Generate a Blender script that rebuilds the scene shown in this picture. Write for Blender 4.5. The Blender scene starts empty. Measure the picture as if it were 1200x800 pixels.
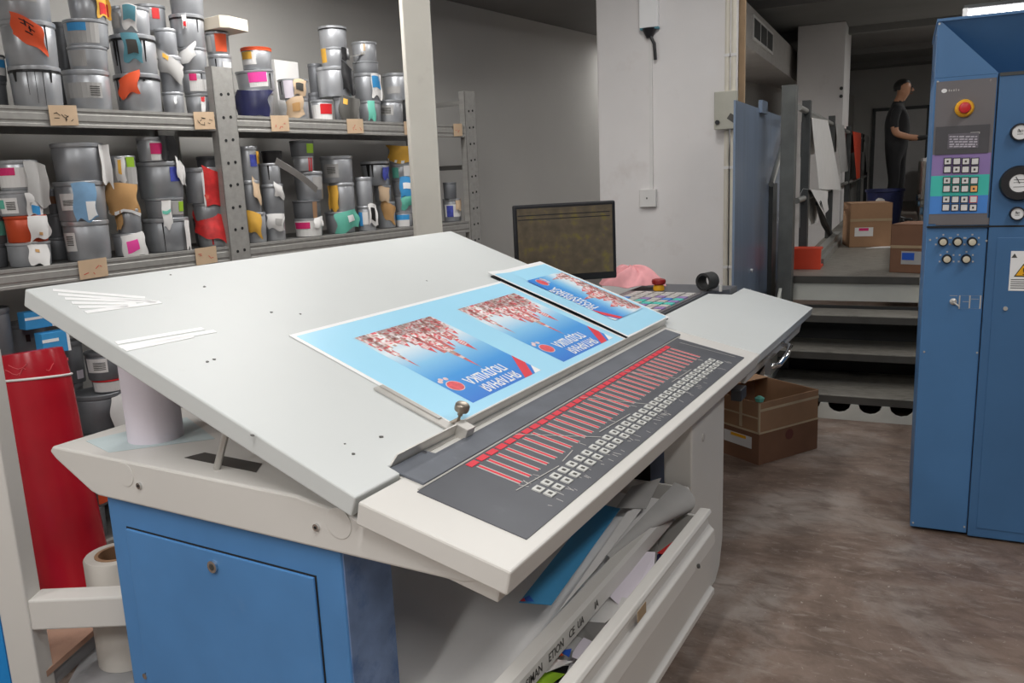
import bpy, bmesh, math, random
from mathutils import Vector, Matrix
random.seed(7)
SC = bpy.context.scene
COL = SC.collection
rad = math.radians
V = Vector
# ------------------------------------------------------------------ camera
F_PX, CAM_H = 965.19, 1.55
pit, rol, yaw = rad(11.213), rad(-2.406), rad(-29.684)
FW = V((math.sin(yaw)*math.cos(pit), math.cos(yaw)*math.cos(pit), -math.sin(pit)))
_r = V((math.cos(yaw), -math.sin(yaw), 0)); _u = _r.cross(FW)
RT = _r*math.cos(rol) + _u*math.sin(rol); UP = -_r*math.sin(rol) + _u*math.cos(rol)
CAM = V((0, 0, CAM_H))
cd = bpy.data.cameras.new('camera'); cam = bpy.data.objects.new('camera', cd); COL.objects.link(cam)
cd.sensor_width = 36; cd.lens = F_PX*36/1200; cd.clip_start = .05
m3 = Matrix((RT, UP, -FW)).transposed(); cam.matrix_world = Matrix.Translation(CAM) @ m3.to_4x4()
SC.camera = cam
# ------------------------------------------------------------------ world, exposure, lamps
w = bpy.data.worlds.new('world'); SC.world = w; w.use_nodes = True
w.node_tree.nodes['Background'].inputs[0].default_value = (.8, .85, .95, 1)
w.node_tree.nodes['Background'].inputs[1].default_value = .3
SC.view_settings.view_transform = 'Standard'; SC.view_settings.look = 'None'
SC.view_settings.exposure = -0.05; SC.view_settings.gamma = 1; SC.view_settings.use_curve_mapping = False
CEIL = 2.86
CEIL_HI = 3.35
# ceiling fluorescent troffers: (x, y, ceiling height, watts, where); those marked added are unseen fill lamps; fittings built further down
LAMPS = [(-0.6, 0.2, CEIL_HI, 38, 'over the near end of the console'), (1.0, -0.8, CEIL_HI, 40, 'over the open floor by the press'), (-1.2, -2.2, CEIL_HI, 46, 'behind the operator aisle'),
         (-2.85, -0.6, CEIL, 24, 'added to lift the wall, over the aisle before the shelving'), (-2.8, 3.0, CEIL, 22, 'added to lift the wall, over the aisle between console and shelving'), (1.1, 2.3, CEIL_HI, 22, 'in front of the tall blue cabinet'),  # both aisle lamps are added to lift the wall behind the shelving
         (-1.35, 3.7, CEIL_HI, 20, 'added between the console and the plastered column to brighten it'), (-0.3, 5.6, CEIL_HI, 14, 'added over the platform steps to light the column and platform'), (1.3, 8.5, CEIL_HI, 45, 'added over the printing press to light the background'), (0.9, 12.5, CEIL_HI, 45, 'added over the far end of the press to light the background'), (-3.1, 8.6, CEIL, 30, 'added in the side bay behind the column to light the duct')]  # all unseen, added to brighten the column, platform and background
LAMP_COL = (1.0, .985, .96)

# ------------------------------------------------------------------ pixel -> place
def ray(x, y): return RT*((x-600)/F_PX) - UP*((y-400)/F_PX) + FW
def at_z(x, y, z): d = ray(x, y); return CAM + d*((z-CAM_H)/d.z)
def on_plane(x, y, p, n): d = ray(x, y); return CAM + d*((p-CAM).dot(n)/d.dot(n))
def at_X(x, y, X): return on_plane(x, y, V((X, 0, 0)), V((1, 0, 0)))
def at_Y(x, y, Y): return on_plane(x, y, V((0, Y, 0)), V((0, 1, 0)))
def depth(p): return (p-CAM).dot(FW)
# shelf frame (along, outward) and press frame (across p, along q)
S_A = rad(5.54); S_S = V((math.sin(S_A), math.cos(S_A), 0)); S_N = V((S_S.y, -S_S.x, 0)); S_O = V((-3.3, 1.3, 0))
def shelf_pt(s, off, z): return S_O + S_S*s - S_N*off + V((0, 0, z))
P_A = rad(4.11); P_P = V((math.cos(P_A), math.sin(P_A), 0)); P_Q = V((-P_P.y, P_P.x, 0)); P_O = V((-.181, 3.698, 0))
def press_pt(p, q, z=0): return P_O + P_P*p + P_Q*q + V((0, 0, z))
def to_press(w): d = w - P_O; return d.dot(P_P), d.dot(P_Q), w.z

# ------------------------------------------------------------------ materials
MATS = {}
def mat(name, col, rough=.5, metal=0., var=.08, scale=9., bump=0., dirt=None, emit=0., spec=None, trans=0., stretch=None):
    if name in MATS: return MATS[name]
    m = bpy.data.materials.new(name); m.use_nodes = True; MATS[name] = m
    nt = m.node_tree; N = nt.nodes; L = nt.links; b = N['Principled BSDF']
    b.inputs['Roughness'].default_value = rough; b.inputs['Metallic'].default_value = metal
    if spec is not None: b.inputs['Specular IOR Level'].default_value = spec
    if trans: b.inputs['Transmission Weight'].default_value = trans
    tc = N.new('ShaderNodeTexCoord'); src = tc.outputs['Object']
    if stretch:
        mp = N.new('ShaderNodeMapping'); mp.inputs['Scale'].default_value = stretch; L.new(src, mp.inputs[0]); src = mp.outputs[0]
    nz = N.new('ShaderNodeTexNoise'); nz.inputs['Scale'].default_value = scale; nz.inputs['Detail'].default_value = 5; L.new(src, nz.inputs[0])
    rp = N.new('ShaderNodeValToRGB'); rp.color_ramp.elements[0].position = .3; rp.color_ramp.elements[1].position = .7
    lo = [max(0, c*(1-var)) for c in col]; hi = [min(1, c*(1+var)) for c in col]
    rp.color_ramp.elements[0].color = (*lo, 1); rp.color_ramp.elements[1].color = (*hi, 1)
    L.new(nz.outputs['Fac'], rp.inputs[0]); out = rp.outputs[0]
    if dirt:
        dc, amt, ds, th = dirt
        n2 = N.new('ShaderNodeTexNoise'); n2.inputs['Scale'].default_value = ds; n2.inputs['Detail'].default_value = 8; n2.inputs['Roughness'].default_value = .65; L.new(src, n2.inputs[0])
        r2 = N.new('ShaderNodeValToRGB'); r2.color_ramp.elements[0].position = th; r2.color_ramp.elements[1].position = min(1, th+.16)
        r2.color_ramp.elements[0].color = (0, 0, 0, 1); r2.color_ramp.elements[1].color = (amt, amt, amt, 1); L.new(n2.outputs['Fac'], r2.inputs[0])
        mx = N.new('ShaderNodeMix'); mx.data_type = 'RGBA'; L.new(r2.outputs[0], mx.inputs[0]); L.new(out, mx.inputs[6]); mx.inputs[7].default_value = (*dc, 1); out = mx.outputs[2]
    L.new(out, b.inputs['Base Color'])
    if bump:
        bp = N.new('ShaderNodeBump'); bp.inputs['Strength'].default_value = bump; bp.inputs['Distance'].default_value = .01; L.new(nz.outputs['Fac'], bp.inputs['Height']); L.new(bp.outputs[0], b.inputs['Normal'])
    if emit:
        L.new(out, b.inputs['Emission Color']); b.inputs['Emission Strength'].default_value = emit
    return m
def c8(r, g, b):
    f = lambda v: ((v/255+.055)/1.055)**2.4 if v > 10 else v/255/12.92
    return (f(r), f(g), f(b))
M = {}
M['desk'] = mat('desk_cream_paint', c8(214, 211, 206), .42, var=.025, scale=3, dirt=(c8(150, 146, 138), .35, 5, .66))
M['plate'] = mat('plate_white_paint', c8(206, 209, 208), .45, var=.02, scale=2, dirt=(c8(165, 165, 160), .25, 7, .68))
M['blue'] = mat('blue_paint', c8(80, 134, 190), .42, var=.07, scale=5, dirt=(c8(120, 150, 190), .25, 6, .6))
M['blueworn'] = mat('blue_worn_paint', c8(112, 134, 172), .5, var=.2, scale=14, dirt=(c8(50, 88, 140), .7, 9, .5))
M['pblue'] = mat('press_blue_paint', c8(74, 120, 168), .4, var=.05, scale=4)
M['pblue2'] = mat('press_blue_dark_and_shade', c8(66, 108, 152), .4, var=.05, scale=4)  # also carries the painted shade of the hood slope
M['wall'] = mat('wall_plaster', c8(194, 192, 188), .9, var=.03, scale=1.5, bump=.05)
M['colm'] = mat('column_plaster', c8(228, 225, 224), .9, var=.035, scale=2.5, bump=.08, dirt=(c8(208, 200, 196), .5, 3, .58))
M['ceil'] = mat('ceiling_concrete', c8(125, 124, 122), .95, var=.08, scale=1.2)
M['metal'] = mat('shelf_grey_metal', c8(158, 156, 152), .55, .25, var=.1, scale=4, stretch=(8, 1, 8), dirt=(c8(120, 114, 108), .5, 6, .6))
M['board'] = mat('shelf_board_metal', c8(105, 104, 102), .6, .2, var=.1)
M['hole'] = mat('dark_hole', (.012, .012, .013), .8, var=.1)
M['tin'] = mat('tin_silver', c8(172, 174, 178), .34, .45, var=.13, scale=7, bump=.03)
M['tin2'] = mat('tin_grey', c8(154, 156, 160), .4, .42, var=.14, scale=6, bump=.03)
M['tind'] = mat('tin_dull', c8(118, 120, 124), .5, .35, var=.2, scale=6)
M['lid'] = mat('tin_lid', c8(182, 184, 188), .3, .55, var=.14, scale=12)
M['ink'] = mat('black_ink', (.012, .011, .012), .3, var=.2)
M['orangetin'] = mat('orange_tin', c8(190, 72, 36), .4, .2, var=.12)
M['paper'] = mat('white_paper', c8(222, 220, 218), .8, var=.03)
M['greyp'] = mat('grey_board_paper', c8(172, 170, 168), .8, var=.05)
M['lilac'] = mat('lilac_white_paper', c8(222, 214, 224), .7, var=.02)
M['kraft'] = mat('kraft_tag', c8(205, 178, 148), .85, var=.08)
M['brown'] = mat('brown_card', c8(196, 152, 100), .85, var=.1)
M['carton'] = mat('carton_brown', c8(160, 124, 94), .85, var=.08, scale=6)
M['carton2'] = mat('carton_dark', c8(126, 90, 68), .85, var=.08, scale=6)
M['tape'] = mat('clear_tape', c8(170, 148, 118), .22, var=.05)
M['red'] = mat('red_print', c8(206, 48, 48), .5, var=.25, scale=25, dirt=(c8(235, 150, 120), .8, 18, .6))
M['redfilm'] = mat('red_film', c8(176, 24, 40), .24, var=.12, scale=5)
M['redp'] = mat('red_ink_print', c8(222, 48, 66), .5, var=.03)
M['orange'] = mat('orange_note', c8(238, 92, 48), .6, var=.06)
M['pink'] = mat('pink_label', c8(235, 70, 160), .6, var=.05)
M['magenta'] = mat('magenta_label', c8(214, 40, 110), .6, var=.08)
M['cyan'] = mat('cyan_label', c8(60, 150, 210), .6, var=.08)
M['teal'] = mat('teal_label', c8(98, 180, 160), .6, var=.12)
M['tealb'] = mat('teal_blue', c8(92, 150, 165), .6, var=.14)
M['skyc'] = mat('sky_card', c8(120, 160, 195), .6, var=.15, scale=15)
M['yellow'] = mat('yellow_card', c8(222, 170, 66), .6, var=.15, scale=12)
M['navy'] = mat('navy_print', c8(36, 38, 74), .35, var=.3, scale=12)
M['violet'] = mat('violet_disc', c8(70, 80, 170), .5, var=.3, scale=40)
M['blackc'] = mat('black_foil', c8(44, 44, 46), .3, var=.4, scale=15)
M['dgrey'] = mat('dark_grey_card', c8(72, 70, 66), .5, var=.15)
M['darkpl'] = mat('dark_panel', c8(82, 84, 90), .42, var=.1, scale=6, dirt=(c8(110, 112, 116), .35, 14, .62))
M['track'] = mat('dark_track', c8(104, 108, 116), .42, .15, var=.15, scale=8, dirt=(c8(140, 144, 150), .4, 18, .62))
M['steel'] = mat('bright_steel', c8(196, 193, 188), .34, .45, var=.08)
M['chrome'] = mat('chrome', c8(210, 210, 210), .12, 1, var=.03)
M['black'] = mat('black_plastic', c8(30, 30, 34), .4, var=.1)
M['rubber'] = mat('black_rubber', c8(42, 42, 42), .7, var=.1)
M['sheetblue'] = mat('print_light_blue', c8(170, 226, 252), .32, var=.012, scale=2)
M['white'] = mat('white_print', c8(240, 240, 240), .45, var=.01)
M['dblue'] = mat('print_dark_blue', c8(40, 90, 190), .4, var=.03)
M['cathA'] = mat('print_brick', c8(200, 108, 106), .45, var=.35, scale=60)
M['cathB'] = mat('print_pale', c8(232, 206, 206), .45, var=.12, scale=60)
M['cathC'] = mat('print_ochre', c8(190, 158, 146), .45, var=.25, scale=60)
M['cathD'] = mat('print_red', c8(222, 84, 92), .45, var=.2, scale=60)
M['keygrey'] = mat('key_grey', c8(190, 186, 182), .5, var=.06)
M['pale'] = mat('press_cream', c8(206, 206, 198), .5, var=.04)
M['step'] = mat('step_metal', c8(132, 128, 120), .55, .2, var=.15, scale=5, stretch=(3, 12, 12), dirt=(c8(70, 64, 58), .7, 4, .52))
M['guard'] = mat('blue_guard', c8(118, 134, 156), .3, var=.12, scale=2, stretch=(6, 6, .6))
M['rail'] = mat('dark_steel_post', c8(74, 76, 76), .5, .4, var=.12)
M['tube'] = mat('rail_tube', c8(150, 150, 146), .4, .4, var=.1)
M['pipe'] = mat('cream_pipe', c8(216, 210, 196), .5, var=.04)
M['tan'] = mat('tan_strip', c8(178, 150, 118), .6, var=.08)
M['skin'] = mat('skin', c8(178, 128, 98), .55, var=.06)
M['hair'] = mat('hair', c8(22, 20, 20), .5, var=.2)
M['shirt'] = mat('black_tshirt', c8(30, 30, 32), .85, var=.15)
M['trous'] = mat('black_trousers', c8(26, 26, 28), .85, var=.15)
M['glove'] = mat('black_glove', c8(20, 20, 22), .7, var=.2)
M['bucket'] = mat('navy_bucket', c8(36, 42, 84), .4, var=.1)
M['pinkcl'] = mat('pink_cloth', c8(232, 164, 168), .9, var=.08, scale=20)
M['vio'] = mat('violet_panel', c8(146, 122, 178), .45, var=.03)
M['turq'] = mat('turquoise_panel', c8(66, 196, 182), .45, var=.03)
M['azur'] = mat('azure_panel', c8(74, 138, 216), .45, var=.03)
M['gpanel'] = mat('grey_panel', c8(112, 108, 110), .45, var=.05)
M['yel'] = mat('yellow_plastic', c8(240, 176, 32), .4, var=.04)
M['redb'] = mat('red_button', c8(206, 40, 46), .35, var=.04)
M['orb'] = mat('red_orange_paint', c8(214, 66, 34), .45, var=.06)
M['wood'] = mat('brown_board', c8(176, 140, 120), .8, var=.08, scale=5, dirt=(c8(130, 96, 84), .5, 5, .6))
M['cyanpaint'] = mat('cyan_blue_paint', c8(36, 140, 214), .4, var=.04)
M['greysheet'] = mat('grey_sheet', c8(150, 150, 152), .5, var=.05)
M['green'] = mat('green_print', c8(150, 190, 50), .5, var=.15)
M['bluesheet'] = mat('blue_sheet', c8(70, 150, 200), .4, var=.04)

def screen_mat():
    m = bpy.data.materials.new('screen_display'); m.use_nodes = True; nt = m.node_tree; N = nt.nodes; L = nt.links; b = N['Principled BSDF']
    tc = N.new('ShaderNodeTexCoord'); mp = N.new('ShaderNodeMapping'); mp.inputs['Scale'].default_value = (7, 1, 5); L.new(tc.outputs['Generated'], mp.inputs[0])
    nz = N.new('ShaderNodeTexNoise'); nz.inputs['Scale'].default_value = 1.3; nz.inputs['Detail'].default_value = 2; L.new(mp.outputs[0], nz.inputs[0])
    r = N.new('ShaderNodeValToRGB'); e = r.color_ramp.elements
    e[0].position = .3; e[0].color = (*c8(78, 70, 58), 1); e[1].position = .72; e[1].color = (*c8(104, 94, 54), 1)
    x = e.new(.55); x.color = (*c8(90, 80, 66), 1)
    L.new(nz.outputs['Fac'], r.inputs[0]); L.new(r.outputs[0], b.inputs['Base Color']); L.new(r.outputs[0], b.inputs['Emission Color']); b.inputs['Emission Strength'].default_value = .22; b.inputs['Roughness'].default_value = .25
    return m
M['screen'] = screen_mat()
def grad_mat(name, axis, stops):
    m = bpy.data.materials.new(name); m.use_nodes = True; nt = m.node_tree; N = nt.nodes; L = nt.links; b = N['Principled BSDF']; b.inputs['Roughness'].default_value = .35
    tc = N.new('ShaderNodeTexCoord'); sp = N.new('ShaderNodeSeparateXYZ'); L.new(tc.outputs['Generated'], sp.inputs[0]); r = N.new('ShaderNodeValToRGB'); e = r.color_ramp.elements
    e[0].position = stops[0][0]; e[0].color = (*stops[0][1], 1); e[1].position = stops[-1][0]; e[1].color = (*stops[-1][1], 1)
    for p, c in stops[1:-1]: k = e.new(p); k.color = (*c, 1)
    L.new(sp.outputs[axis], r.inputs[0]); L.new(r.outputs[0], b.inputs['Base Color']); return m
M['panelprint'] = grad_mat('printed_blue_panel', 1, [(0, c8(168, 216, 242)), (.28, c8(226, 240, 248)), (.48, c8(140, 202, 240)), (.7, c8(66, 156, 228)), (1, c8(46, 122, 214))])
def floor_mat():
    m = bpy.data.materials.new('worn_concrete_floor'); m.use_nodes = True; nt = m.node_tree; N = nt.nodes; L = nt.links; b = N['Principled BSDF']
    tc = N.new('ShaderNodeTexCoord'); src = tc.outputs['Object']
    def noise(sc, det, st=None, rot=0):
        s = src
        if st:
            mp = N.new('ShaderNodeMapping'); mp.inputs['Scale'].default_value = st; mp.inputs['Rotation'].default_value = (0, 0, rot); L.new(s, mp.inputs[0]); s = mp.outputs[0]
        n = N.new('ShaderNodeTexNoise'); n.inputs['Scale'].default_value = sc; n.inputs['Detail'].default_value = det; n.inputs['Roughness'].default_value = .65; n.inputs['Distortion'].default_value = .6; L.new(s, n.inputs[0]); return n.outputs['Fac']
    def ramp(f, stops):
        r = N.new('ShaderNodeValToRGB'); e = r.color_ramp.elements
        e[0].position = stops[0][0]; e[0].color = (*stops[0][1], 1); e[1].position = stops[-1][0]; e[1].color = (*stops[-1][1], 1)
        for p, c in stops[1:-1]: k = e.new(p); k.color = (*c, 1)
        L.new(f, r.inputs[0]); return r.outputs[0]
    def mix(f, a, c):
        x = N.new('ShaderNodeMix'); x.data_type = 'RGBA'; L.new(f, x.inputs[0]); L.new(a, x.inputs[6])
        if isinstance(c, tuple): x.inputs[7].default_value = (*c, 1)
        else: L.new(c, x.inputs[7])
        return x.outputs[2]
    base = ramp(noise(1.1, 8), [(.36, c8(98, 80, 68)), (.5, c8(130, 111, 99)), (.62, c8(152, 141, 133))])
    streak = ramp(noise(5, 12, (1, 2.0, 1), .7), [(.45, (0, 0, 0)), (.62, (.6, .6, .6))])
    base = mix(streak, base, c8(88, 71, 61))
    st2 = ramp(noise(9, 12, (1, 3.2, 1), -.5), [(.54, (0, 0, 0)), (.68, (.6, .6, .6))])
    base = mix(st2, base, c8(154, 142, 132))
    spk = ramp(noise(60, 3), [(.66, (0, 0, 0)), (.74, (.7, .7, .7))])
    base = mix(spk, base, c8(196, 186, 176))
    rust = ramp(noise(1.7, 6), [(.6, (0, 0, 0)), (.75, (.4, .4, .4))])
    base = mix(rust, base, c8(112, 72, 50))
    L.new(base, b.inputs['Base Color'])
    rr = ramp(noise(3, 6), [(.3, (.35, .35, .35)), (.7, (.7, .7, .7))]); L.new(rr, b.inputs['Roughness'])
    bp = N.new('ShaderNodeBump'); bp.inputs['Strength'].default_value = .15; bp.inputs['Distance'].default_value = .004; L.new(noise(14, 8), bp.inputs['Height']); L.new(bp.outputs[0], b.inputs['Normal'])
    return m
M['floor'] = floor_mat()
def emit_mat(name, col, s):
    m = bpy.data.materials.new(name); m.use_nodes = True; b = m.node_tree.nodes['Principled BSDF']; b.inputs['Base Color'].default_value = (*col, 1)
    b.inputs['Emission Color'].default_value = (*col, 1); b.inputs['Emission Strength'].default_value = s; return m
M['lamp'] = emit_mat('lamp_tube', (1, .98, .95), 4)

# ------------------------------------------------------------------ mesh builder
class MB:
    def __init__(s): s.v = []; s.f = []; s.mi = []; s.m = 0
    def add(s, vs, fs):
        o = len(s.v); s.v += [V(a) for a in vs]
        for f in fs: s.f.append([i+o for i in f]); s.mi.append(s.m)
        return s
    def box(s, a, b):
        x0, y0, z0 = [min(p, q) for p, q in zip(a, b)]; x1, y1, z1 = [max(p, q) for p, q in zip(a, b)]
        return s.add([(x0, y0, z0), (x1, y0, z0), (x1, y1, z0), (x0, y1, z0), (x0, y0, z1), (x1, y0, z1), (x1, y1, z1), (x0, y1, z1)],
                     [(0, 3, 2, 1), (4, 5, 6, 7), (0, 1, 5, 4), (1, 2, 6, 5), (2, 3, 7, 6), (3, 0, 4, 7)])
    def prism(s, poly, h0, h1, fn=None):
        """poly in (a,b), extruded along c; fn maps (a,b,c) to a point"""
        fn = fn or (lambda a, b, c: (a, b, c)); n = len(poly)
        area = sum(poly[i][0]*poly[(i+1) % n][1]-poly[(i+1) % n][0]*poly[i][1] for i in range(n))
        if area < 0: poly = poly[::-1]
        vs = [fn(a, b, h0) for a, b in poly]+[fn(a, b, h1) for a, b in poly]
        return s.add(vs, [tuple(range(n))[::-1], tuple(range(n, 2*n))]+[(i, (i+1) % n, n+(i+1) % n, n+i) for i in range(n)])
    def lathe(s, prof, n=24, c=(0, 0, 0), M4=None, cap=True):
        o = len(s.v); vs = []
        for r, z in prof:
            for k in range(n):
                a = 2*math.pi*k/n; p = V((c[0]+r*math.cos(a), c[1]+r*math.sin(a), c[2]+z)); vs.append(M4 @ p if M4 else p)
        fs = []
        for i in range(len(prof)-1):
            for k in range(n): fs.append((i*n+k, i*n+(k+1) % n, (i+1)*n+(k+1) % n, (i+1)*n+k))
        if cap: fs += [tuple(range(n))[::-1], tuple(range((len(prof)-1)*n, len(prof)*n))]
        return s.add(vs, fs)
    def cyl(s, a, b, r, n=14, r2=None):
        a = V(a); b = V(b); d = b-a; q = d.to_track_quat('Z', 'Y').to_matrix().to_4x4(); M4 = Matrix.Translation(a) @ q
        return s.lathe([(r, 0), (r if r2 is None else r2, d.length)], n, M4=M4)
    def tube(s, pts, r, n=8):
        pts = [V(p) for p in pts]; o = []
        for i, p in enumerate(pts):
            d = (pts[min(i+1, len(pts)-1)]-pts[max(i-1, 0)]).normalized(); q = d.to_track_quat('Z', 'Y').to_matrix()
            for k in range(n):
                a = 2*math.pi*k/n; o.append(p+q @ V((r*math.cos(a), r*math.sin(a), 0)))
        fs = [(i*n+k, i*n+(k+1) % n, (i+1)*n+(k+1) % n, (i+1)*n+k) for i in range(len(pts)-1) for k in range(n)]
        fs += [tuple(range(n))[::-1], tuple(range((len(pts)-1)*n, len(pts)*n))]
        return s.add(o, fs)
    def sheet(s, fn, nu, nv, th=.0015):
        """thin two-sided sheet from fn(u,v) in 0..1, with thickness"""
        g = [[V(fn(i/nu, j/nv)) for j in range(nv+1)] for i in range(nu+1)]; W = nv+1; vs = []; nn = []
        for i in range(nu+1):
            for j in range(nv+1):
                du = g[min(i+1, nu)][j]-g[max(i-1, 0)][j]; dv = g[i][min(j+1, nv)]-g[i][max(j-1, 0)]; n = du.cross(dv); n = n.normalized() if n.length > 1e-9 else V((0, 0, 1)); nn.append(n)
        flat = [g[i][j] for i in range(nu+1) for j in range(nv+1)]; K = len(flat)
        vs = [p+n*th*.5 for p, n in zip(flat, nn)]+[p-n*th*.5 for p, n in zip(flat, nn)]; fs = []
        for i in range(nu):
            for j in range(nv):
                a = i*W+j; fs.append((a, a+W, a+W+1, a+1)); fs.append((K+a, K+a+1, K+a+W+1, K+a+W))
        for i in range(nu):
            a = i*W; b = a+W; fs.append((a, K+a, K+b, b)); a += nv; b += nv; fs.append((a, b, K+b, K+a))
        for j in range(nv):
            a = j; fs.append((a, a+1, K+a+1, K+a)); a = nu*W+j; fs.append((a, K+a, K+a+1, a+1))
        return s.add(vs, fs)
    def xf(s, M4): s.v = [M4 @ p for p in s.v]; return s
    def obj(s, name, mats, parent=None, world=False, smooth=None, bevel=0.):
        me = bpy.data.meshes.new(name); off = V((0, 0, 0))
        vs = s.v
        if world and parent is not None:
            inv = WM(parent).inverted(); vs = [inv @ p for p in vs]
        me.from_pydata([tuple(p) for p in vs], [], s.f)
        if not isinstance(mats, (list, tuple)): mats = [mats]
        for m in mats: me.materials.append(M[m] if isinstance(m, str) else m)
        if len(mats) > 1: me.polygons.foreach_set('material_index', s.mi)
        me.update()
        if smooth:
            me.polygons.foreach_set('use_smooth', [True]*len(me.polygons)); me.set_sharp_from_angle(angle=rad(smooth))
        o = bpy.data.objects.new(name, me); COL.objects.link(o)
        if parent is not None: o.parent = parent
        if bevel:
            b = o.modifiers.new('bevel', 'BEVEL'); b.width = bevel; b.segments = 2; b.limit_method = 'ANGLE'; b.angle_limit = rad(40)
        return o
def WM(o):
    m = o.matrix_basis.copy(); p = o.parent
    while p is not None: m = p.matrix_basis @ m; p = p.parent
    return m
def tag(o, label=None, cat=None, group=None, kind=None):
    if label: o['label'] = label
    if cat: o['category'] = cat
    if group: o['group'] = group
    if kind: o['kind'] = kind
    return o
def thing(name, label, cat, loc=(0, 0, 0), rz=0., group=None, M4=None):
    o = bpy.data.objects.new(name, None); COL.objects.link(o); o.empty_display_size = .1
    if M4 is not None: o.matrix_basis = M4
    else: o.location = loc; o.rotation_euler = (0, 0, rz)
    return tag(o, label, cat, group)
def struct(mb, name, m, parent=None, **k):
    o = mb.obj(name, m, parent, **k)
    if parent is None: o['kind'] = 'structure'
    return o
def text_into(mb, txt, M4, size, bold=0., ext=.0004, sx=1.):
    cu = bpy.data.curves.new('t', 'FONT'); cu.body = txt; cu.size = size; cu.extrude = ext; cu.offset = bold; cu.resolution_u = 2
    o = bpy.data.objects.new('t', cu); COL.objects.link(o); me = bpy.data.meshes.new_from_object(o)
    S = Matrix.Diagonal((sx, 1, 1, 1))
    mb.add([M4 @ S @ v.co for v in me.vertices], [tuple(p.vertices) for p in me.polygons])
    bpy.data.objects.remove(o); bpy.data.curves.remove(cu); bpy.data.meshes.remove(me)
def frame(o, x, y, z): m = Matrix((x, y, z)).transposed().to_4x4(); m.translation = V(o); return m
PRESS = frame(P_O, P_P, P_Q, V((0, 0, 1)))
SHELF = frame(S_O, S_S, -S_N, V((0, 0, 1)))      # x along shelf, y into the shelf

# ================================================================== SETTING
struct(MB().box((-9, -6, -.1), (7, 21, 0)), 'floor', 'floor')
struct(MB().box((-9, -12, CEIL), (-2.0, 17, CEIL_HI+.15)).xf(PRESS), 'ceiling_bay', 'ceil')
struct(MB().box((-2.0, -12, CEIL_HI), (9, 17, CEIL_HI+.15)).xf(PRESS), 'ceiling', 'ceil')
struct(MB().box((-9, .64, 0), (18, .84, CEIL)).xf(SHELF), 'wall_left', 'wall')
FQW = 14.6
struct(MB().box((-9, FQW, 0), (8, FQW+.2, CEIL_HI)).xf(PRESS), 'wall_far', 'wall')
struct(MB().box((4.6, -6, 0), (4.8, 20, CEIL_HI)), 'wall_right', 'wall')
struct(MB().box((-9, -4.4, 0), (7, -4.2, CEIL_HI)), 'wall_back', 'wall')
# ceiling beams far behind
for k, q in enumerate((6.2, 8.8, 11.2, 13.2)):
    struct(MB().box((-1.99, q, CEIL_HI-.09), (6, q+.14, CEIL_HI)).xf(PRESS), 'trim_%d' % (k+1), 'ceil')
# plastered column by the console
cq = 1.9
cl = to_press(on_plane(700, 110, press_pt(0, cq), P_Q))[0]; cr = to_press(on_plane(851, 110, press_pt(0, cq), P_Q))[0]
colm = MB()
colm.box((cl, cq, 0), (cr, cq+.42, CEIL_HI)).xf(PRESS)
tag(colm.obj('column', 'colm', bevel=.012), kind='structure')
# second column further back
bq = to_press(at_z(934.5, 31, CEIL_HI))[1]
bl = to_press(on_plane(934.5, 60, press_pt(0, bq), P_Q))[0]; br = to_press(on_plane(1001, 60, press_pt(0, bq), P_Q))[0]
br = min(br, -.87)
bc = MB().box((bl, bq, 0), (br, bq+1.15, CEIL_HI)).xf(PRESS).obj('column_far', 'colm', bevel=.01); bc['kind'] = 'structure'
hk = MB()
for z in (2.52, 2.42): hk.cyl(press_pt(br-.03, bq-.005, z), press_pt(br-.03, bq-.02, z), .022)
hk.obj('bolt', 'rail', bc, world=True)
# far door
dq = FQW
dl = to_press(on_plane(1022, 150, press_pt(0, dq), P_Q)); dr = to_press(on_plane(1052, 150, press_pt(0, dq), P_Q))
dt = to_press(on_plane(1030, 127, press_pt(0, dq), P_Q))[2]
door = MB().box((dl[0]+.06, dq-.05, 0), (dr[0]+.5, dq-.005, dt-.06)).xf(PRESS).obj('door_1', 'paper'); door['kind'] = 'structure'
fr = MB().box((dl[0], dq-.06, 0), (dl[0]+.06, dq, dt)).box((dl[0], dq-.06, dt-.06), (dr[0]+.56, dq, dt)).box((dr[0]+.5, dq-.06, 0), (dr[0]+.56, dq, dt)).xf(PRESS)
fr.obj('door_frame', 'rail', door, world=True)

# ceiling lamps, added fill lamps among them
for i, (x, y, zc, wt, wh) in enumerate(LAMPS):
    t = thing('ceiling_lamp', 'white fluorescent ceiling fitting '+wh, 'ceiling lamp', (x, y, zc), 0, 'ceiling lamps')
    MB().box((-.16, -.62, -.05), (.16, .62, 0)).obj('housing', 'white', t)
    MB().box((-.14, -.6, -.058), (.14, .6, -.05)).obj('diffuser', 'lamp', t)
    ld = bpy.data.lights.new('lamp_light', 'AREA'); ld.shape = 'RECTANGLE'; ld.size = .3; ld.size_y = 1.2; ld.energy = wt; ld.color = LAMP_COL
    lo = bpy.data.objects.new('lamp_light', ld); COL.objects.link(lo); lo.parent = t; lo.location = (0, 0, -.07)
# fluorescent tube seen over the press
t = thing('tube_lamp', 'bright fluorescent tube lamp above the tall blue press cabinet', 'lamp', press_pt(.21, 2.8, 2.49), P_A)
MB().box((0, -.02, .028), (1.3, .02, .05)).obj('housing', 'rail', t)
MB().cyl((.02, 0, .0), (1.28, 0, .0), .024).obj('tube', emit_mat('tube_glow', (1, .97, 1), 9), t)
[MB().box((x, -.03, -.03), (x+.03, .03, .03)).obj('end_cap', 'white', t) for x in (-.005, 1.275)]
[MB().cyl((x, 0, .05), (x, 0, CEIL_HI-2.49), .006).obj('hanger', 'rail', t) for x in (.3, 1.0)]

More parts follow.
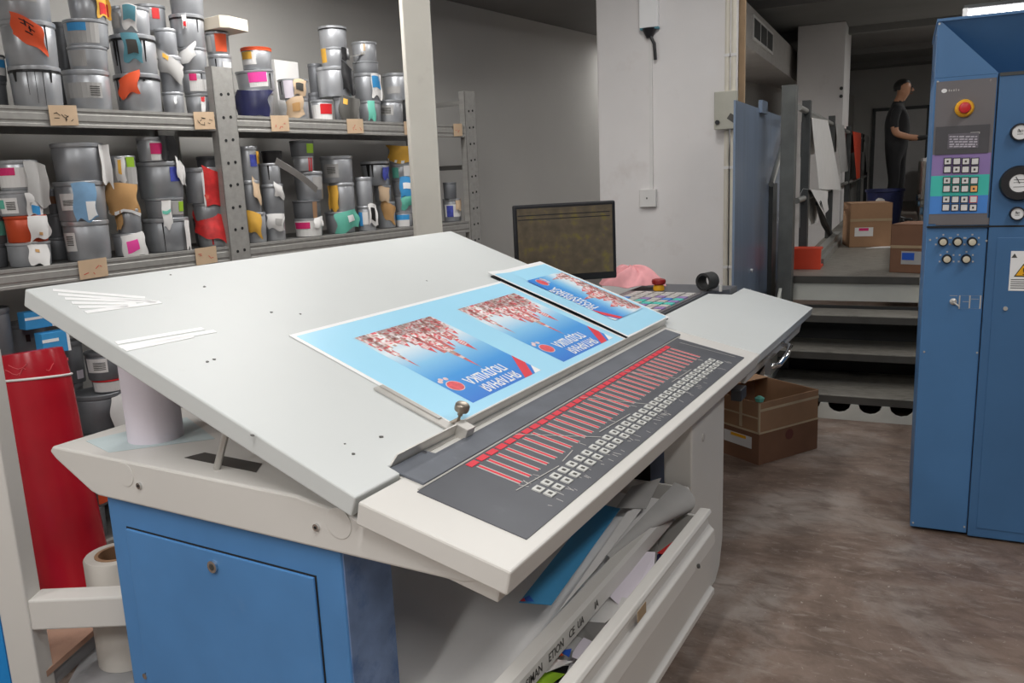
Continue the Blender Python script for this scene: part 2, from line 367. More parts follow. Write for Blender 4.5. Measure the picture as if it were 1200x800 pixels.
# ================================================================== CONSOLE
DK = thing('press_console', 'cream and blue press console desk with sloped inspection top and black key panel', 'console', (-1.6, 2.2, 0))
A3, D3, P3, T3 = V((-2.172, 0, 1.318)), V((-1.10, 0, .91)), V((-.732, 0, .82)), V((-1.10, 0, .903))
YW = V((0, 1, 0)); E1 = (A3-D3).normalized(); N1 = YW.cross(E1); E2 = (T3-P3).normalized(); N2 = YW.cross(E2)
PL = frame(D3, YW, E1, N1); ST = frame(P3, YW, E2, N2); TL = (A3-D3).length
Y0, Y1, Y2 = 1.244, 3.285, 4.48
def pl(x, y, h=0.): q = on_plane(x, y, D3+N1*h, N1)-D3; return q.y, q.dot(E1)
def dpart(mb, name, m, **k): return mb.obj(name, m, DK, world=True, **k)
# sloped plate with front cut-out for the scanning track
plate = dpart(MB().prism([(Y0, 0), (1.40, 0), (1.40, .034), (3.30, .034), (3.27, TL), (Y0, TL)], -.05, 0).xf(PL), 'table_plate', 'plate', bevel=.004)
dpart(MB().prism([(1.40, -.012), (1.425, .022), (3.30, .022), (3.30, -.012)], .034, .038, lambda a, b, c: (a, c, b)).xf(PL), 'sheet_rail', 'steel')
mb = MB().prism([(1.405, .024), (3.30, .024), (3.30, .034), (1.405, .034)], -.012, -.008).xf(PL); dpart(mb, 'rail_foot', 'steel')
# old tape strips near the corner
for (a, b) in (((62, 340), (170, 349)), ((68, 345), (178, 353)), ((76, 350), (183, 354)), ((84, 355), (160, 356)), ((92, 360), (150, 359)), ((100, 366), (188, 354)),
               ((136, 402), (238, 385)), ((140, 407), (252, 388)), ((146, 410), (226, 394))):
    p, q = pl(*a), pl(*b); d = V((q[0]-p[0], q[1]-p[1])); n = V((-d.y, d.x)).normalized()*.008
    MB().prism([(p[0]-n.x, p[1]-n.y), (q[0]-n.x, q[1]-n.y), (q[0]+n.x, q[1]+n.y), (p[0]+n.x, p[1]+n.y)], .0002, .0012).xf(PL).obj('tape_strip', 'white', plate, world=True)
# dark scuff specks on the plate
for (x, y) in ((200, 322), (240, 336), (352, 368), (243, 424), (251, 421), (414, 532), (404, 520), (447, 512), (296, 510), (318, 366), (500, 329)):
    v, t = pl(x, y); r = random.uniform(.003, .006)
    MB().prism([(v+r*random.uniform(.7, 1.4)*math.cos(a), t+r*random.uniform(.5, 1.3)*math.sin(a)) for a in [k*1.047 for k in range(6)]], .0002, .0012).xf(PL).obj('scuff', 'dgrey', plate, world=True)
# control strip
dpart(MB().prism([(Y0, 0), (Y1-.004, 0), (Y1-.004, .425), (1.40, .425), (1.40, .372), (Y0, .372)], -.055, 0).xf(ST), 'control_strip', 'desk', bevel=.005)
dpart(MB().box((Y0+.03, .03, -.1), (Y1-.004, .30, -.055)).xf(ST), 'strip_underside', 'desk', bevel=.003)
kp = dpart(MB().box((1.366, .033, 0), (3.157, .308, .0025)).xf(ST), 'key_panel', 'darkpl')
dpart(MB().box((1.375, .308, 0), (3.19, .313, .004)).xf(ST), 'panel_edge', 'steel')
dpart(MB().prism([(1.40, .314), (3.215, .314), (3.225, .384), (1.545, .384), (1.535, .412), (1.40, .412)], 0, .007).xf(ST), 'scan_track', 'track', bevel=.002)
dpart(MB().cyl((1.525, .402, .006), (1.525, .402, .010), .006).xf(ST), 'track_pin', 'chrome')
NK = 32
base_led = base_blk = base_key = None
for k in range(NK):
    v = 1.572+k*(2.985-1.572)/(NK-1); j = random.uniform(-.002, .002)
    if k == 0:
        mb = MB(); mb.m = 0; mb.box((-.0085, .160, .0025), (-.0045, .278, .0035)); mb.box((.0045, .160, .0025), (.0085, .278, .0035)); mb.m = 1; mb.box((-.0045, .162, .0025), (.0045, .276, .0038))
        led = mb.obj('led_strip', ['keygrey', 'redp'], kp); blk = MB().box((-.019, .284, .0025), (.017, .302, .004)).obj('led_block', 'redp', kp)
        mb = MB(); mb.m = 0; mb.box((-.013, .104, .0025), (.013, .127, .006)); mb.box((-.013, .074, .0025), (.013, .097, .006)); mb.m = 1
        mb.box((-.005, .110, .006), (.005, .120, .0066)); mb.box((-.005, .080, .006), (.005, .090, .0066))
        key = mb.obj('ink_key', [mat('worn_key_white', c8(206, 206, 202), .5, var=.25, scale=30), 'dgrey'], kp); obs = (led, blk, key)
    else:
        obs = []
        for o in (led, blk, key): c = o.copy(); COL.objects.link(c); c.parent = kp; obs.append(c)
    L_in = WM(kp).inverted() @ ST
    for o, dv in zip(obs, (0, 0, .0+j)): o.matrix_basis = L_in @ Matrix.Translation((v+dv, 0, 0))
# worn white scribbles and scratches on the key panel
mb = MB()
for k in range(60):
    v = random.uniform(1.5, 3.05); t = random.choice([random.uniform(.045, .068), random.uniform(.133, .155), random.uniform(.04, .07)]); a = random.uniform(-.5, .5)+1.57; l = random.uniform(.008, .024)
    d = V((math.cos(a), math.sin(a)))*l; n = V((-d.y, d.x)).normalized()*.0009
    mb.prism([(v-n.x, t-n.y), (v+d.x-n.x, t+d.y-n.y), (v+d.x+n.x, t+d.y+n.y), (v+n.x, t+n.y)], .0025, .0031)
for (v0, t0, v1, t1) in ((1.80, .305, 1.97, .13), (2.2, .30, 2.33, .12), (2.55, .305, 2.66, .13), (1.53, .15, 1.72, .135), (1.75, .14, 1.83, .15), (2.0, .148, 2.2, .136), (2.6, .142, 2.8, .137), (3.10, .28, 3.12, .06)):
    d = V((v1-v0, t1-t0)); n = V((-d.y, d.x)).normalized()*.0012
    mb.prism([(v0-n.x, t0-n.y), (v1-n.x, t1-n.y), (v1+n.x, t1+n.y), (v0+n.x, t0+n.y)], .0038, .0044)
o = mb.xf(ST).obj('worn_marking', 'keygrey', kp, world=True); o['kind'] = 'stuff'
# side module with white cover
dpart(MB().prism([(Y1, 0), (Y2, 0), (4.545, .386), (4.285, .386), (4.16, .475), (3.49, .475), (Y1, .44)], -.045, 0).xf(ST), 'module_cover', 'plate', bevel=.003)
dpart(MB().box((Y1, .03, -.14), (Y2-.03, .44, -.045)).xf(ST), 'module_body', 'desk', bevel=.003)
# rear shelf with key board
ks = dpart(MB().prism([(-1.62, 3.38), (-1.205, 3.38), (-1.205, 4.2), (-1.118, 4.29), (-1.118, 4.44), (-1.62, 4.44)], .895, .93), 'rear_ledge', 'darkpl')
kb = dpart(MB().box((-1.60, 3.44, .93), (-1.215, 4.1, .936)), 'key_board', 'gpanel', bevel=.002)
cols = ['turq', 'turq', 'keygrey', 'azur', 'turq', 'keygrey', 'keygrey', 'vio', 'keygrey']
for i in range(9):
    for j in range(6):
        x = -1.25-.055*j; y = 3.50+.066*i
        o = MB().box((x-.022, y-.026, .936), (x+.022, y+.026, .942)).obj('key_cap', random.choice(cols) if i < 7 else 'keygrey', kb, world=True)
# emergency stop on the ledge
es = at_z(772, 340, .936)
t = dpart(MB().lathe([(.028, 0), (.03, .01), (.026, .028), (.02, .03)], 20, (es.x, es.y, .936)), 'stop_base', 'yel', smooth=40)
MB().lathe([(.014, .028), (.034, .034), (.038, .048), (.034, .058), (.02, .062)], 20, (es.x, es.y, .936)).obj('stop_button', mat('dark_red_button', c8(140, 30, 28), .35), t, world=True, smooth=40)
# beam under the plate
cheek = [(-2.21, .872), (-2.225, .855), (-2.2, .835), (-2.06, .762), (-2.03, .755), (-1.02, .755), (-.86, .755), (-.80, .77), (-1.08, .84), (-1.30, .872)]
bm_ = MB().prism(cheek, 1.272, 1.70, lambda a, b, c: (a, c, b))
beam = dpart(bm_, 'support_beam', 'desk', bevel=.006)
for (x, y, r) in ((147, 556, .032), (397, 613, .036)):
    p = at_Y(x, y, 1.272); MB().cyl((p.x, 1.272, p.z), (p.x, 1.2705, p.z), r, 28).obj('cover_disc', 'desk', beam, world=True, bevel=.001)
for (x, y) in ((164, 568.5), (371.5, 617)):
    p = at_Y(x, y, 1.272); mb = MB(); mb.cyl((p.x, 1.272, p.z), (p.x, 1.266, p.z), .0085, 14); o = mb.obj('screw', 'chrome', beam, world=True); MB().cyl((p.x, 1.2665, p.z), (p.x, 1.2655, p.z), .004, 6).obj('socket', 'hole', o, world=True)
# recess shade painted as a dark patch on the beam top, gas spring
h1, h2, h3, h4 = [at_z(x, y, .873) for x, y in ((216, 536), (240, 530), (307, 543), (300, 553))]
mb = MB(); mb.prism([(p.x, p.y) for p in (h1, h2, h3, h4)], .8725, .8735); mb.obj('recess_shade', 'dgrey', beam, world=True)
g0 = at_z(254, 549, .873); g1 = V((g0.x+.045, g0.y+.01, .985))
mb = MB().cyl(g0, g1, .009, 12); dpart(mb, 'gas_spring', 'steel', smooth=40)
# pedestals
pd = dpart(MB().box((-2.03, 1.294, .0), (-1.203, 1.464, .755)), 'pedestal', 'blue', bevel=.006)
MB().box((-1.203, 1.30, .02), (-1.199, 1.462, .75)).obj('pedestal_side', 'blueworn', pd, world=True)
dr = MB().box((-1.955, 1.286, .06), (-1.285, 1.294, .668)).obj('cabinet_door', 'blue', pd, world=True, bevel=.003)
mb = MB(); e = .004
mb.box((-1.955-e, 1.2925, .06-e), (-1.285+e, 1.2935, .668+e)); mb.obj('door_gap', 'hole', pd, world=True)
lp = at_Y(250.5, 663, 1.286)
lk = MB().cyl((lp.x, 1.286, lp.z), (lp.x, 1.279, lp.z), .016, 20).obj('lock', 'chrome', dr, world=True, smooth=40)
MB().cyl((lp.x, 1.2795, lp.z), (lp.x, 1.2785, lp.z), .009, 16).box((lp.x-.002, 1.2775, lp.z-.007), (lp.x+.002, 1.279, lp.z+.007)).obj('keyhole', 'dgrey', lk, world=True)
lp = at_Y(170, 792, 1.286); MB().cyl((lp.x, 1.294, lp.z), (lp.x, 1.284, lp.z), .009, 14).obj('screw', 'chrome', pd, world=True)
pr = dpart(MB().box((-1.98, 2.70, 0), (-1.0, 2.98, .755)), 'pedestal', 'blue', bevel=.006)
dpart(MB().box((-1.02, 2.60, .02), (-.985, 2.70, .74)), 'gap_shade_slab', 'hole')  # black slab painted as the shade in the gap beside the pedestal
leg = [(2.60, 0), (2.90, 0), (2.96, .04), (3.0, .14), (3.01, .74), (2.60, .74)]
lg = dpart(MB().prism(leg, -.90, -.80, lambda a, b, c: (c, a, b)), 'leg_panel', 'desk', bevel=.006)
for z in (.14, .63): MB().cyl((-.80, 2.73, z), (-.797, 2.73, z), .014, 16).cyl((-.797, 2.73, z), (-.7965, 2.73, z), .006, 8).obj('bolt_cover', 'keygrey', lg, world=True)
dpart(MB().box((-1.35, 4.10, 0), (-1.22, 4.22, .76)), 'module_leg', 'desk', bevel=.005)
# chrome pull handle at the module edge
hb = at_X(918, 414, -.72)
mb = MB(); mb.tube([(-.75, hb.y-.16, hb.z-.03), (-.71, hb.y-.14, hb.z-.02), (-.70, hb.y-.02, hb.z+.0), (-.71, hb.y+.10, hb.z+.015), (-.75, hb.y+.12, hb.z+.02)], .012, 10)
mb.box((-.76, hb.y-.18, hb.z-.06), (-.735, hb.y-.05, hb.z+.01)); dpart(mb, 'latch_handle', 'chrome', smooth=50)
dpart(MB().box((-.77, 2.98, .70), (-.73, 3.06, .745)), 'foot_clip', 'black', bevel=.004)
# paper tray
ty0, ty1 = 1.16, 2.575
tr = dpart(MB().prism([(-.83, ty0), (-.83, ty1), (-1.95, ty1), (-1.95, 1.47), (-1.19, 1.47), (-1.19, ty0)], .12, .135).box((-1.95, ty1-.012, .375), (-.83, ty1, .50)), 'paper_tray', 'desk')
rl = MB().prism([(-.845, .445), (-.80, .445), (-.80, .49), (-.806, .502), (-.839, .502), (-.845, .49)], ty0-.02, ty1, lambda a, b, c: (a, c, b)).obj('tray_front', 'desk', tr, world=True)
for wd, lx, ly in (('NO', 598, 797), ('SIMAN', 615, 781), ('ETION', 642, 753), ('CE', 666, 729), ('UA', 676, 718), ('IA', 696, 696)):
    mb = MB(); text_into(mb, wd, frame((-.799, at_X(lx, ly, -.8).y, .458), YW, V((0, 0, 1)), V((1, 0, 0))), .030, .0001, .0003, .9); mb.obj('hand_lettering', 'dgrey', rl, world=True)
# waste bin drawer pulled out in front
prof = [(-.742, .466), (-.708, .468), (-.702, .456), (-.716, .436), (-.712, .415), (-.694, .398), (-.690, .35), (-.706, .335), (-.706, .20), (-.692, .19), (-.692, .17), (-.742, .17)]
bn = dpart(MB().prism(prof, ty0-.02, 2.50, lambda a, b, c: (a, c, b)), 'waste_drawer', 'desk', bevel=.003)
MB().box((-.88, 2.485, .17), (-.742, 2.50, .44)).obj('drawer_side', 'desk', bn, world=True)
MB().box((-.88, ty0-.02, .17), (-.742, 2.485, .19)).obj('drawer_floor', 'desk', bn, world=True)
MB().box((-.89, ty0-.02, .17), (-.88, 2.5, .44)).obj('drawer_back', 'desk', bn, world=True)
MB().cyl((-.69, 2.3, .36), (-.684, 2.3, .362), .007, 10).obj('knob_stub', 'dgrey', bn, world=True)
mb = MB(); cpt = at_X(752, 717, -.69); mb.box((-.6905, cpt.y-.03, cpt.z-.015), (-.689, cpt.y+.03, cpt.z+.015)); mb.obj('clear_tape_patch', 'tape', bn, world=True)

# ---- sheet stop clamp with knob
SS = thing('sheet_stop', 'silver metal sheet stop with round knurled knob clamped on the sloped table edge', 'sheet stop', M4=PL @ Matrix.Translation((1.68, .03, .001)))
MB().box((-.022, .02, 0), (.012, .265, .006)).box((-.004, .06, .006), (.010, .26, .010)).obj('bar', 'steel', SS, bevel=.0015)
MB().prism([(-.008, -.02), (.022, -.02), (.03, -.012), (.03, .022), (-.008, .022)], -.03, .012, lambda a, b, c: (a, c, b)).obj('clamp_block', 'steel', SS, bevel=.002)
MB().lathe([(.007, .02), (.008, .032), (.0185, .034), (.02, .04), (.0195, .05), (.016, .054), (.008, .052)], 24, (.045, .03, 0)).lathe([(.004, 0), (.004, .022)], 8, (.045, .03, 0)).box((.01, .02, 0), (.055, .04, .004)).obj('knob', mat('aged_steel', c8(150, 140, 128), .35, .8), SS, smooth=40)

# ---- printed sheets on the table
def rect(mb, a0, b0, a1, b1, h): mb.prism([(a0, b0), (a1, b0), (a1, b1), (a0, b1)], h, h+.0003)
def picture(par, M4, w, h):
    """printed packaging front; local x = picture right, y = picture up"""
    o = MB().add([(0, 0, .0003), (w, 0, .0003), (w, h, .0003), (0, h, .0003)], [(0, 1, 2, 3)]); pn = o.obj('printed_panel', 'panelprint', par); pn.matrix_basis = M4
    rnd = random.Random(3); mb = MB(); z = .0006
    def poly(pts, m, dz=0.):
        mb.m = m; mb.add([(a*w, b*h, z+dz) for a, b in pts], [tuple(range(len(pts)))])
    def tower(cx, bw, top, dome):
        y = .0
        while y < top*.62:
            hh = rnd.uniform(.01, .022); x = -bw
            while x < bw:
                ww = rnd.uniform(.012, .035); x2 = min(bw, x+ww); poly([(cx+x, y), (cx+x2, y), (cx+x2, y+hh), (cx+x, y+hh)], rnd.choice([0, 1, 3, 1, 0, 2, 4, 1])); x = x2
            y += hh; bw *= .96
        k = bw*1.25; y0 = y; hh = (top-y0)
        if dome:
            pts = [(cx-bw*.7, y0), (cx+bw*.7, y0), (cx+k, y0+hh*.3), (cx+k*.7, y0+hh*.5), (cx+.012, y0+hh*.75), (cx, top), (cx-.012, y0+hh*.75), (cx-k*.7, y0+hh*.5), (cx-k, y0+hh*.3)]
            poly(pts, 3, .0002)
            for i in range(4): yy = y0+hh*(.08+.1*i); poly([(cx-k*.7, yy), (cx+k*.7, yy+.01), (cx+k*.7, yy+.025), (cx-k*.7, yy+.014)], 1, .0004)
        else:
            n = 7
            for i in range(n):
                f0, f1 = 1-i/n, 1-(i+1)/n; poly([(cx-bw*f0, y0+hh*i/n), (cx+bw*f0, y0+hh*i/n), (cx+bw*f1, y0+hh*(i+1)/n), (cx-bw*f1, y0+hh*(i+1)/n)], (2, 0, 1, 0, 3, 0, 2)[i], .0002)
    for (ta, tb, tc) in ((.2, .08, .35), (.32, .06, .28), (.44, .105, .46), (.57, .075, .28), (.69, .05, .18), (.9, .04, .32), (.09, .05, .2)): poly([(ta-tb, 0), (ta+tb, 0), (ta+tb*.75, tc), (ta-tb*.75, tc)], 0, -.0002)
    poly([(.02, 0), (.98, 0), (.96, .17), (.5, .24), (.03, .16)], 2, -.0002)
    x = .02
    while x < .96:
        ww = rnd.uniform(.015, .035); y = 0
        while y < .17+.05*math.sin(x*9):
            hh = rnd.uniform(.01, .03); poly([(x, y), (min(.98, x+ww), y), (min(.98, x+ww), y+hh), (x, y+hh)], rnd.choice([0, 1, 2, 1, 3, 4, 2])); y += hh
        x += ww
    tower(.2, .08, .56, True); tower(.32, .06, .44, True); tower(.44, .105, .74, False); tower(.57, .075, .44, True); tower(.69, .05, .28, True); tower(.9, .04, .52, False); tower(.09, .05, .32, True)
    mb.obj('cathedral_print', ['cathA', 'cathB', 'cathC', 'cathD', 'white'], pn)
    mb = MB(); text_into(mb, 'ЯНТАРНАЯ', frame((.25*w, .888*h, .0008), V((1, 0, 0)), V((0, 1, 0)), V((0, 0, 1))), .052*w/.41, .0011, .0002, .72)
    text_into(mb, 'ПОДУШКА', frame((.25*w, .768*h, .0008), V((1, 0, 0)), V((0, 1, 0)), V((0, 0, 1))), .052*w/.41, .0011, .0002, .78)
    mb.obj('lettering', 'white', pn)
    mb = MB(); n = 24
    for r, m, dz in ((.075, 1, 0), (.068, 0, .0002)):
        mb.m = m; mb.add([(w*(.9+r*math.cos(a)), h*.80+w*r*.9*math.sin(a), .0007+dz) for a in [2*math.pi*k/n for k in range(n)]], [tuple(range(n))])
    for dx, dy in ((-.02, -.1), (.03, -.11), (.06, -.09)):
        mb.m = 1; mb.add([(w*(.9+dx+.022*math.cos(a)), h*.80+w*(dy+.02*math.sin(a)), .0007) for a in [2*math.pi*k/10 for k in range(10)]], [tuple(range(10))])
    mb.obj('berry_print', ['cathD', 'cathB'], pn)
    mb = MB(); mb.m = 0; mb.add([(0, .74*h, .0007), (.26*w, h, .0007), (.14*w, h, .0007), (0, .86*h, .0007)], [(0, 1, 2, 3)])
    mb.m = 1; mb.add([(0, .91*h, .0007), (.1*w, h, .0007), (0, h, .0007)], [(0, 1, 2)]); mb.obj('corner_stripe', ['redp', 'white'], pn)
    return pn
def flat(v0, v1, t0, t1, h): return PL @ Matrix.Translation((v0, t0, h))
S1 = thing('printed_sheet', 'large light blue printed sheet with two cathedral packaging panels on the sloped table', 'printed sheet', M4=PL @ Matrix.Translation((1.69, .045, .0012)), group='printed sheets on the console')
MB().box((0, 0, 0), (1.22, .59, .0015)).obj('sheet', 'white', S1)
MB().box((.015, .012, .0015), (1.19, .575, .0018)).obj('ink_area', 'sheetblue', S1)
Rp = Matrix(((-1, 0, 0, 0), (0, -1, 0, 0), (0, 0, 1, 0), (0, 0, 0, 1)))
picture(S1, Matrix.Translation((2.262-1.69, .535-.045, .0018)) @ Rp, .41, .44)
picture(S1, Matrix.Translation((2.838-1.69, .530-.045, .0018)) @ Rp, .43, .445)
S2 = thing('printed_sheet', 'light blue printed sheet with one rotated cathedral panel lying over the larger sheet', 'printed sheet', M4=PL @ Matrix.Translation((2.895, .045, .0085)), group='printed sheets on the console')
MB().sheet(lambda u, v: (u*.48, v*.66, .009*max(0, 1-u*3.5)*(.4+.6*v)+.002*math.sin(v*5)), 14, 6, .0016).obj('sheet', 'white', S2)
MB().sheet(lambda u, v: (.012+u*.455, .01+v*.62, .0008+.009*max(0, 1-u*3.5)*(.4+.6*v)+.002*math.sin(v*5)), 14, 6, .0008).obj('ink_area', 'sheetblue', S2)
MB().box((.002, .0, -.0085), (.47, .64, -.003)).obj('shadow_edge_slab', 'black', S2)  # black slab added for the dark shadow edge under the lifted sheet
# picture right = +t, picture up = -v
R3 = frame((.435, .11, .0048), V((0, 1, 0)), V((-1, 0, 0)), V((0, 0, 1)))
picture(S2, R3, .42, .32)

# ---- monitor, cloth, tape roll
mt = [(602, 241), (721, 234), (727, 327), (612, 335)]
mc = CAM+ray(663, 284)*4.02
mx = ((CAM+ray(721, 234)*4.05)-(CAM+ray(602, 241)*3.99)); mw = mx.length; mx.z *= .6; mx.normalize()
mn = mx.cross(V((0, 0, 1))).normalized(); mz = -mx.cross(mn); mz = mz if mz.z > 0 else -mz
mn = mz.cross(mx)
MF = frame(mc, mx, -mx.cross(mz), mz) if False else frame(mc, mx, mz.cross(mx), mz)
MO = thing('monitor', 'black flat screen monitor with dim brown display behind the console', 'monitor', M4=MF)
# local x right, y away or toward the camera; sign picked below
sgn = -1 if (MF.to_3x3() @ V((0, 1, 0))).dot(FW) > 0 else 1
W2, H2 = mw/2, .19
MB().box((-W2, -.0*sgn, -H2), (W2, -.035*sgn, H2)).obj('casing', 'black', MO, bevel=.008)
MB().box((-W2+.018, .0, -H2+.035), (W2-.018, .003*sgn, H2-.018)).obj('screen', 'screen', MO)
mb = MB()
for zz in (.117, .137): mb.box((-W2+.02, .003*sgn, zz), (W2-.03, .0035*sgn, zz+.004))
mb.obj('window_lines', 'black', MO)
ml = .9305-mc.z
MB().box((-.03, -.03*sgn, ml+.01), (.03, -.06*sgn, -.05)).obj('stand_neck', 'black', MO)
MB().prism([(-.12, -.10), (.12, -.10), (.12, .06), (-.12, .06)], ml, ml+.012).obj('stand_base', 'black', MO, bevel=.004)
CL = at_z(738, 335, .94)
t = thing('cloth', 'crumpled pink cleaning cloth heaped beside the monitor', 'cloth', (CL.x, CL.y, .937))
rn = random.Random(5)
def clf(u, v):
    a = u*2*math.pi; r = (.012+.15*v)*(1+.13*math.sin(3*a+1)+.07*math.sin(7*a+v*3)); tw = a+1.2*v
    rid = abs(math.sin(2.5*tw+.4))**.7+.5*abs(math.sin(4*tw-2*v)); hgt = .075*(1-v**1.3)+.07*rid*(1-v)*(.35+v)+.012*rid*v+.004
    return (r*math.cos(a)*1.15, r*math.sin(a)*.8, max(.003, hgt))
MB().sheet(clf, 84, 20, .003).obj('fabric', 'pinkcl', t, smooth=80)
tp = at_z(829, 340, .931)
t = thing('tape_roll', 'small black hollow roll standing on the dark ledge', 'tape roll', (tp.x, tp.y, .931), rad(-108))
n = 26; mb = MB()
ring = [(.046, -.04), (.046, .04), (.034, .04), (.034, -.04)]
vs = []
for k in range(n):
    a = 2*math.pi*k/n
    for r, x in ring: vs.append((x, r*math.cos(a), .048+r*math.sin(a)))
mb.add(vs, [(k*4+i, ((k+1) % n)*4+i, ((k+1) % n)*4+(i+1) % 4, k*4+(i+1) % 4) for k in range(n) for i in range(4)]); mb.obj('ring', 'rubber', t, smooth=40)
MB().lathe([(.008, 0), (.008, .03)], 10, (.0, .08, 0)).obj('core_stub', 'keygrey', t)

# ---- tube standing on the beam, curled sheet
tb = at_z(184, 519, .8725)
dirv = V((tb.x, tb.y, 0)).normalized(); tc_ = tb+dirv*.062
t = thing('paper_tube', 'white rolled paper tube standing under the sloped table plate', 'paper tube', (tc_.x, tc_.y, .8725))
MB().lathe([(.074, 0), (.074, .26)], 30, cap=False).lathe([(.066, .26), (.066, 0)], 30, cap=False).obj('roll', 'lilac', t, smooth=40)
tl = at_z(118, 503, .874)
MB().sheet(lambda u, v: (-2.17+.12*u+.02*v, 1.50+.02*u-.02*v, .876+.085*v+.02*math.sin(u*3)*v), 8, 6, .001).obj('curled_card', 'paper').update_tag()
tag(bpy.data.objects['curled_card'], 'white curled card standing on the beam beside the paper tube', 'card')
o = MB().prism([(-2.16, 1.34), (-2.0, 1.30), (-1.82, 1.5), (-2.08, 1.62)], .8725, .8735).obj('thin_sheet', mat('pale_teal_sheet', c8(196, 210, 212), .5)); tag(o, 'thin pale bluish sheet lying under the white paper tube', 'sheet')

# ---- paper in the tray
ps = thing('paper_stack', 'stack of large white paper sheets filling the tray under the console', 'paper stack', (-1.35, 2.0, .137))
def sst(x): x = max(0, min(1, x)); return x*x*(3-2*x)
for i in range(3):
    yo, xo = random.uniform(0, .012), random.uniform(-.008, .008)
    def shf(u, v, i=i, yo=yo, xo=xo): return (-.54+1.035*v+xo, -.52+yo+1.02*u, .012+i*.05+sst((u+.10*(1-v)-.02)/.6)*(.24-.014*i)+.006*math.sin(v*6+u*3)*sst((1-u)*2))
    MB().sheet(shf, 22, 10, .022).obj('ream', 'paper' if i % 2 == 0 else 'lilac', ps, smooth=60)
def loose(name, pix, z, m, label, cat, dz=None, group=None, lift=0.):
    pts = [at_z(x, y, zz) for (x, y), zz in zip(pix, dz or [z]*len(pix))]
    c = sum(pts, V((0, 0, 0)))/len(pts); mb = MB(); K = len(pts)
    th = V((0, 0, .0012)); mb.add([p+th for p in pts]+pts, [tuple(range(K)), tuple(range(K, 2*K))[::-1]]+[(i, K+i, K+(i+1) % K, (i+1) % K) for i in range(K)])
    bm = bmesh.new(); t = thing(name, label, cat, c, group=group); o = mb.obj('leaf', m, t, world=True); bm.from_mesh(o.data); bmesh.ops.recalc_face_normals(bm, faces=bm.faces); bm.to_mesh(o.data); bm.free(); return t
b = loose('blue_sheet', [(608, 706), (646, 709), (727, 596), (700, 590)], .4975, 'bluesheet', 'light blue printed sheet lying on the white paper in the tray', 'sheet')
o = MB(); pts = [at_z(*p, .4995) for p in ((609, 704), (626, 704.5), (620, 697))]; o.add(pts, [(0, 1, 2)]); o.obj('corner_print', 'dblue', b, world=True)
o = MB(); pts = [at_z(*p, .4997) for p in ((609, 704), (616, 704.3), (614, 700))]; o.add(pts, [(0, 1, 2)]); o.obj('corner_print', 'redp', b, world=True)
loose('white_sheet', [(655, 716), (735, 600), (757, 590), (700, 665)], .5035, 'paper', 'white sheet sliding over the blue sheet in the tray', 'sheet')
loose('board_sheet', [(722, 595), (757, 596), (775, 560), (740, 570)], .507, 'greyp', 'grey board with a brown cut edge at the back of the tray', 'sheet')
# big curled sheet hanging over the tray front
cs = thing('curled_sheet', 'grey-white curled sheet hanging from the tray into the open waste drawer', 'curled sheet', (-.83, 2.3, .50))
def curl(u, v):
    y = -.33+.54*u; a = v*2.5; R = .008+.052*u**1.4
    return (-.02+R*math.sin(a)*1.3+.02*u, y-.05*v*u, .010+R*(math.cos(a)-1)*.8+.025*u)
MB().sheet(curl, 16, 14, .0016).obj('sheet', 'greyp', cs, smooth=80)
# scraps in the drawer
SCR = 'paper scraps in the waste drawer'
loose('printed_page', [(712, 697), (749, 646), (768, 647), (766, 672), (733, 716)], .43, 'lilac', 'white text page tucked against the tray front', 'page', dz=[.44, .45, .445, .43, .43], group=SCR)
loose('folded_box', [(703, 697), (744, 702), (709, 730), (676, 727)], .43, 'paper', 'pale unfolded carton with square cut-out in the waste drawer', 'carton', dz=[.42, .445, .425, .405], group=SCR)
loose('carton_flap', [(676, 727), (709, 730), (704, 757), (664, 741)], .41, 'greyp', 'bent grey flap below the unfolded carton', 'carton flap', dz=[.405, .423, .36, .36], group=SCR)
loose('dark_scrap', [(768, 672), (770, 650), (803, 632), (806, 645), (786, 668)], .40, 'navy', 'dark patterned scrap beneath the curled sheet', 'paper scrap', group=SCR)
loose('red_scrap', [(770, 648), (792, 632), (803, 634), (785, 652)], .405, 'red', 'red and white printed scrap beneath the curled sheet', 'paper scrap', group=SCR)
loose('orange_scrap', [(641, 762), (652, 754), (660, 768), (646, 770)], .395, 'orange', 'small orange scrap near the tray lettering', 'paper scrap', group=SCR)
loose('grey_card', [(650, 752), (664, 741), (682, 748), (672, 763), (655, 762)], .385, 'greyp', 'light grey card below the bent flap', 'card', group=SCR)
loose('white_card', [(672, 762), (684, 747), (706, 757), (692, 778), (670, 770)], .38, 'lilac', 'white printed card with coloured corner below the flap', 'card', group=SCR)
loose('blue_scrap', [(655, 763), (670, 760), (667, 770)], .39, 'dblue', 'tiny blue triangle scrap beside the orange one', 'paper scrap', group=SCR)
loose('cream_card', [(624, 783), (646, 772), (672, 775), (640, 788)], .375, 'paper', 'long cream card beside the orange scrap', 'card', group=SCR)
loose('green_label', [(612, 806), (622, 792), (640, 786), (662, 790), (640, 806)], .36, 'green', 'round green and white printed label at the drawer end', 'label', group=SCR)
loose('black_scrap', [(618, 790), (640, 782), (668, 780), (660, 800), (630, 800)], .352, 'black', 'black paper scrap under the round green label', 'paper scrap', group=SCR)
loose('white_offcut', [(668, 778), (690, 778), (676, 800), (660, 800)], .356, 'paper', 'white offcut beside the round green label', 'paper scrap', group=SCR)

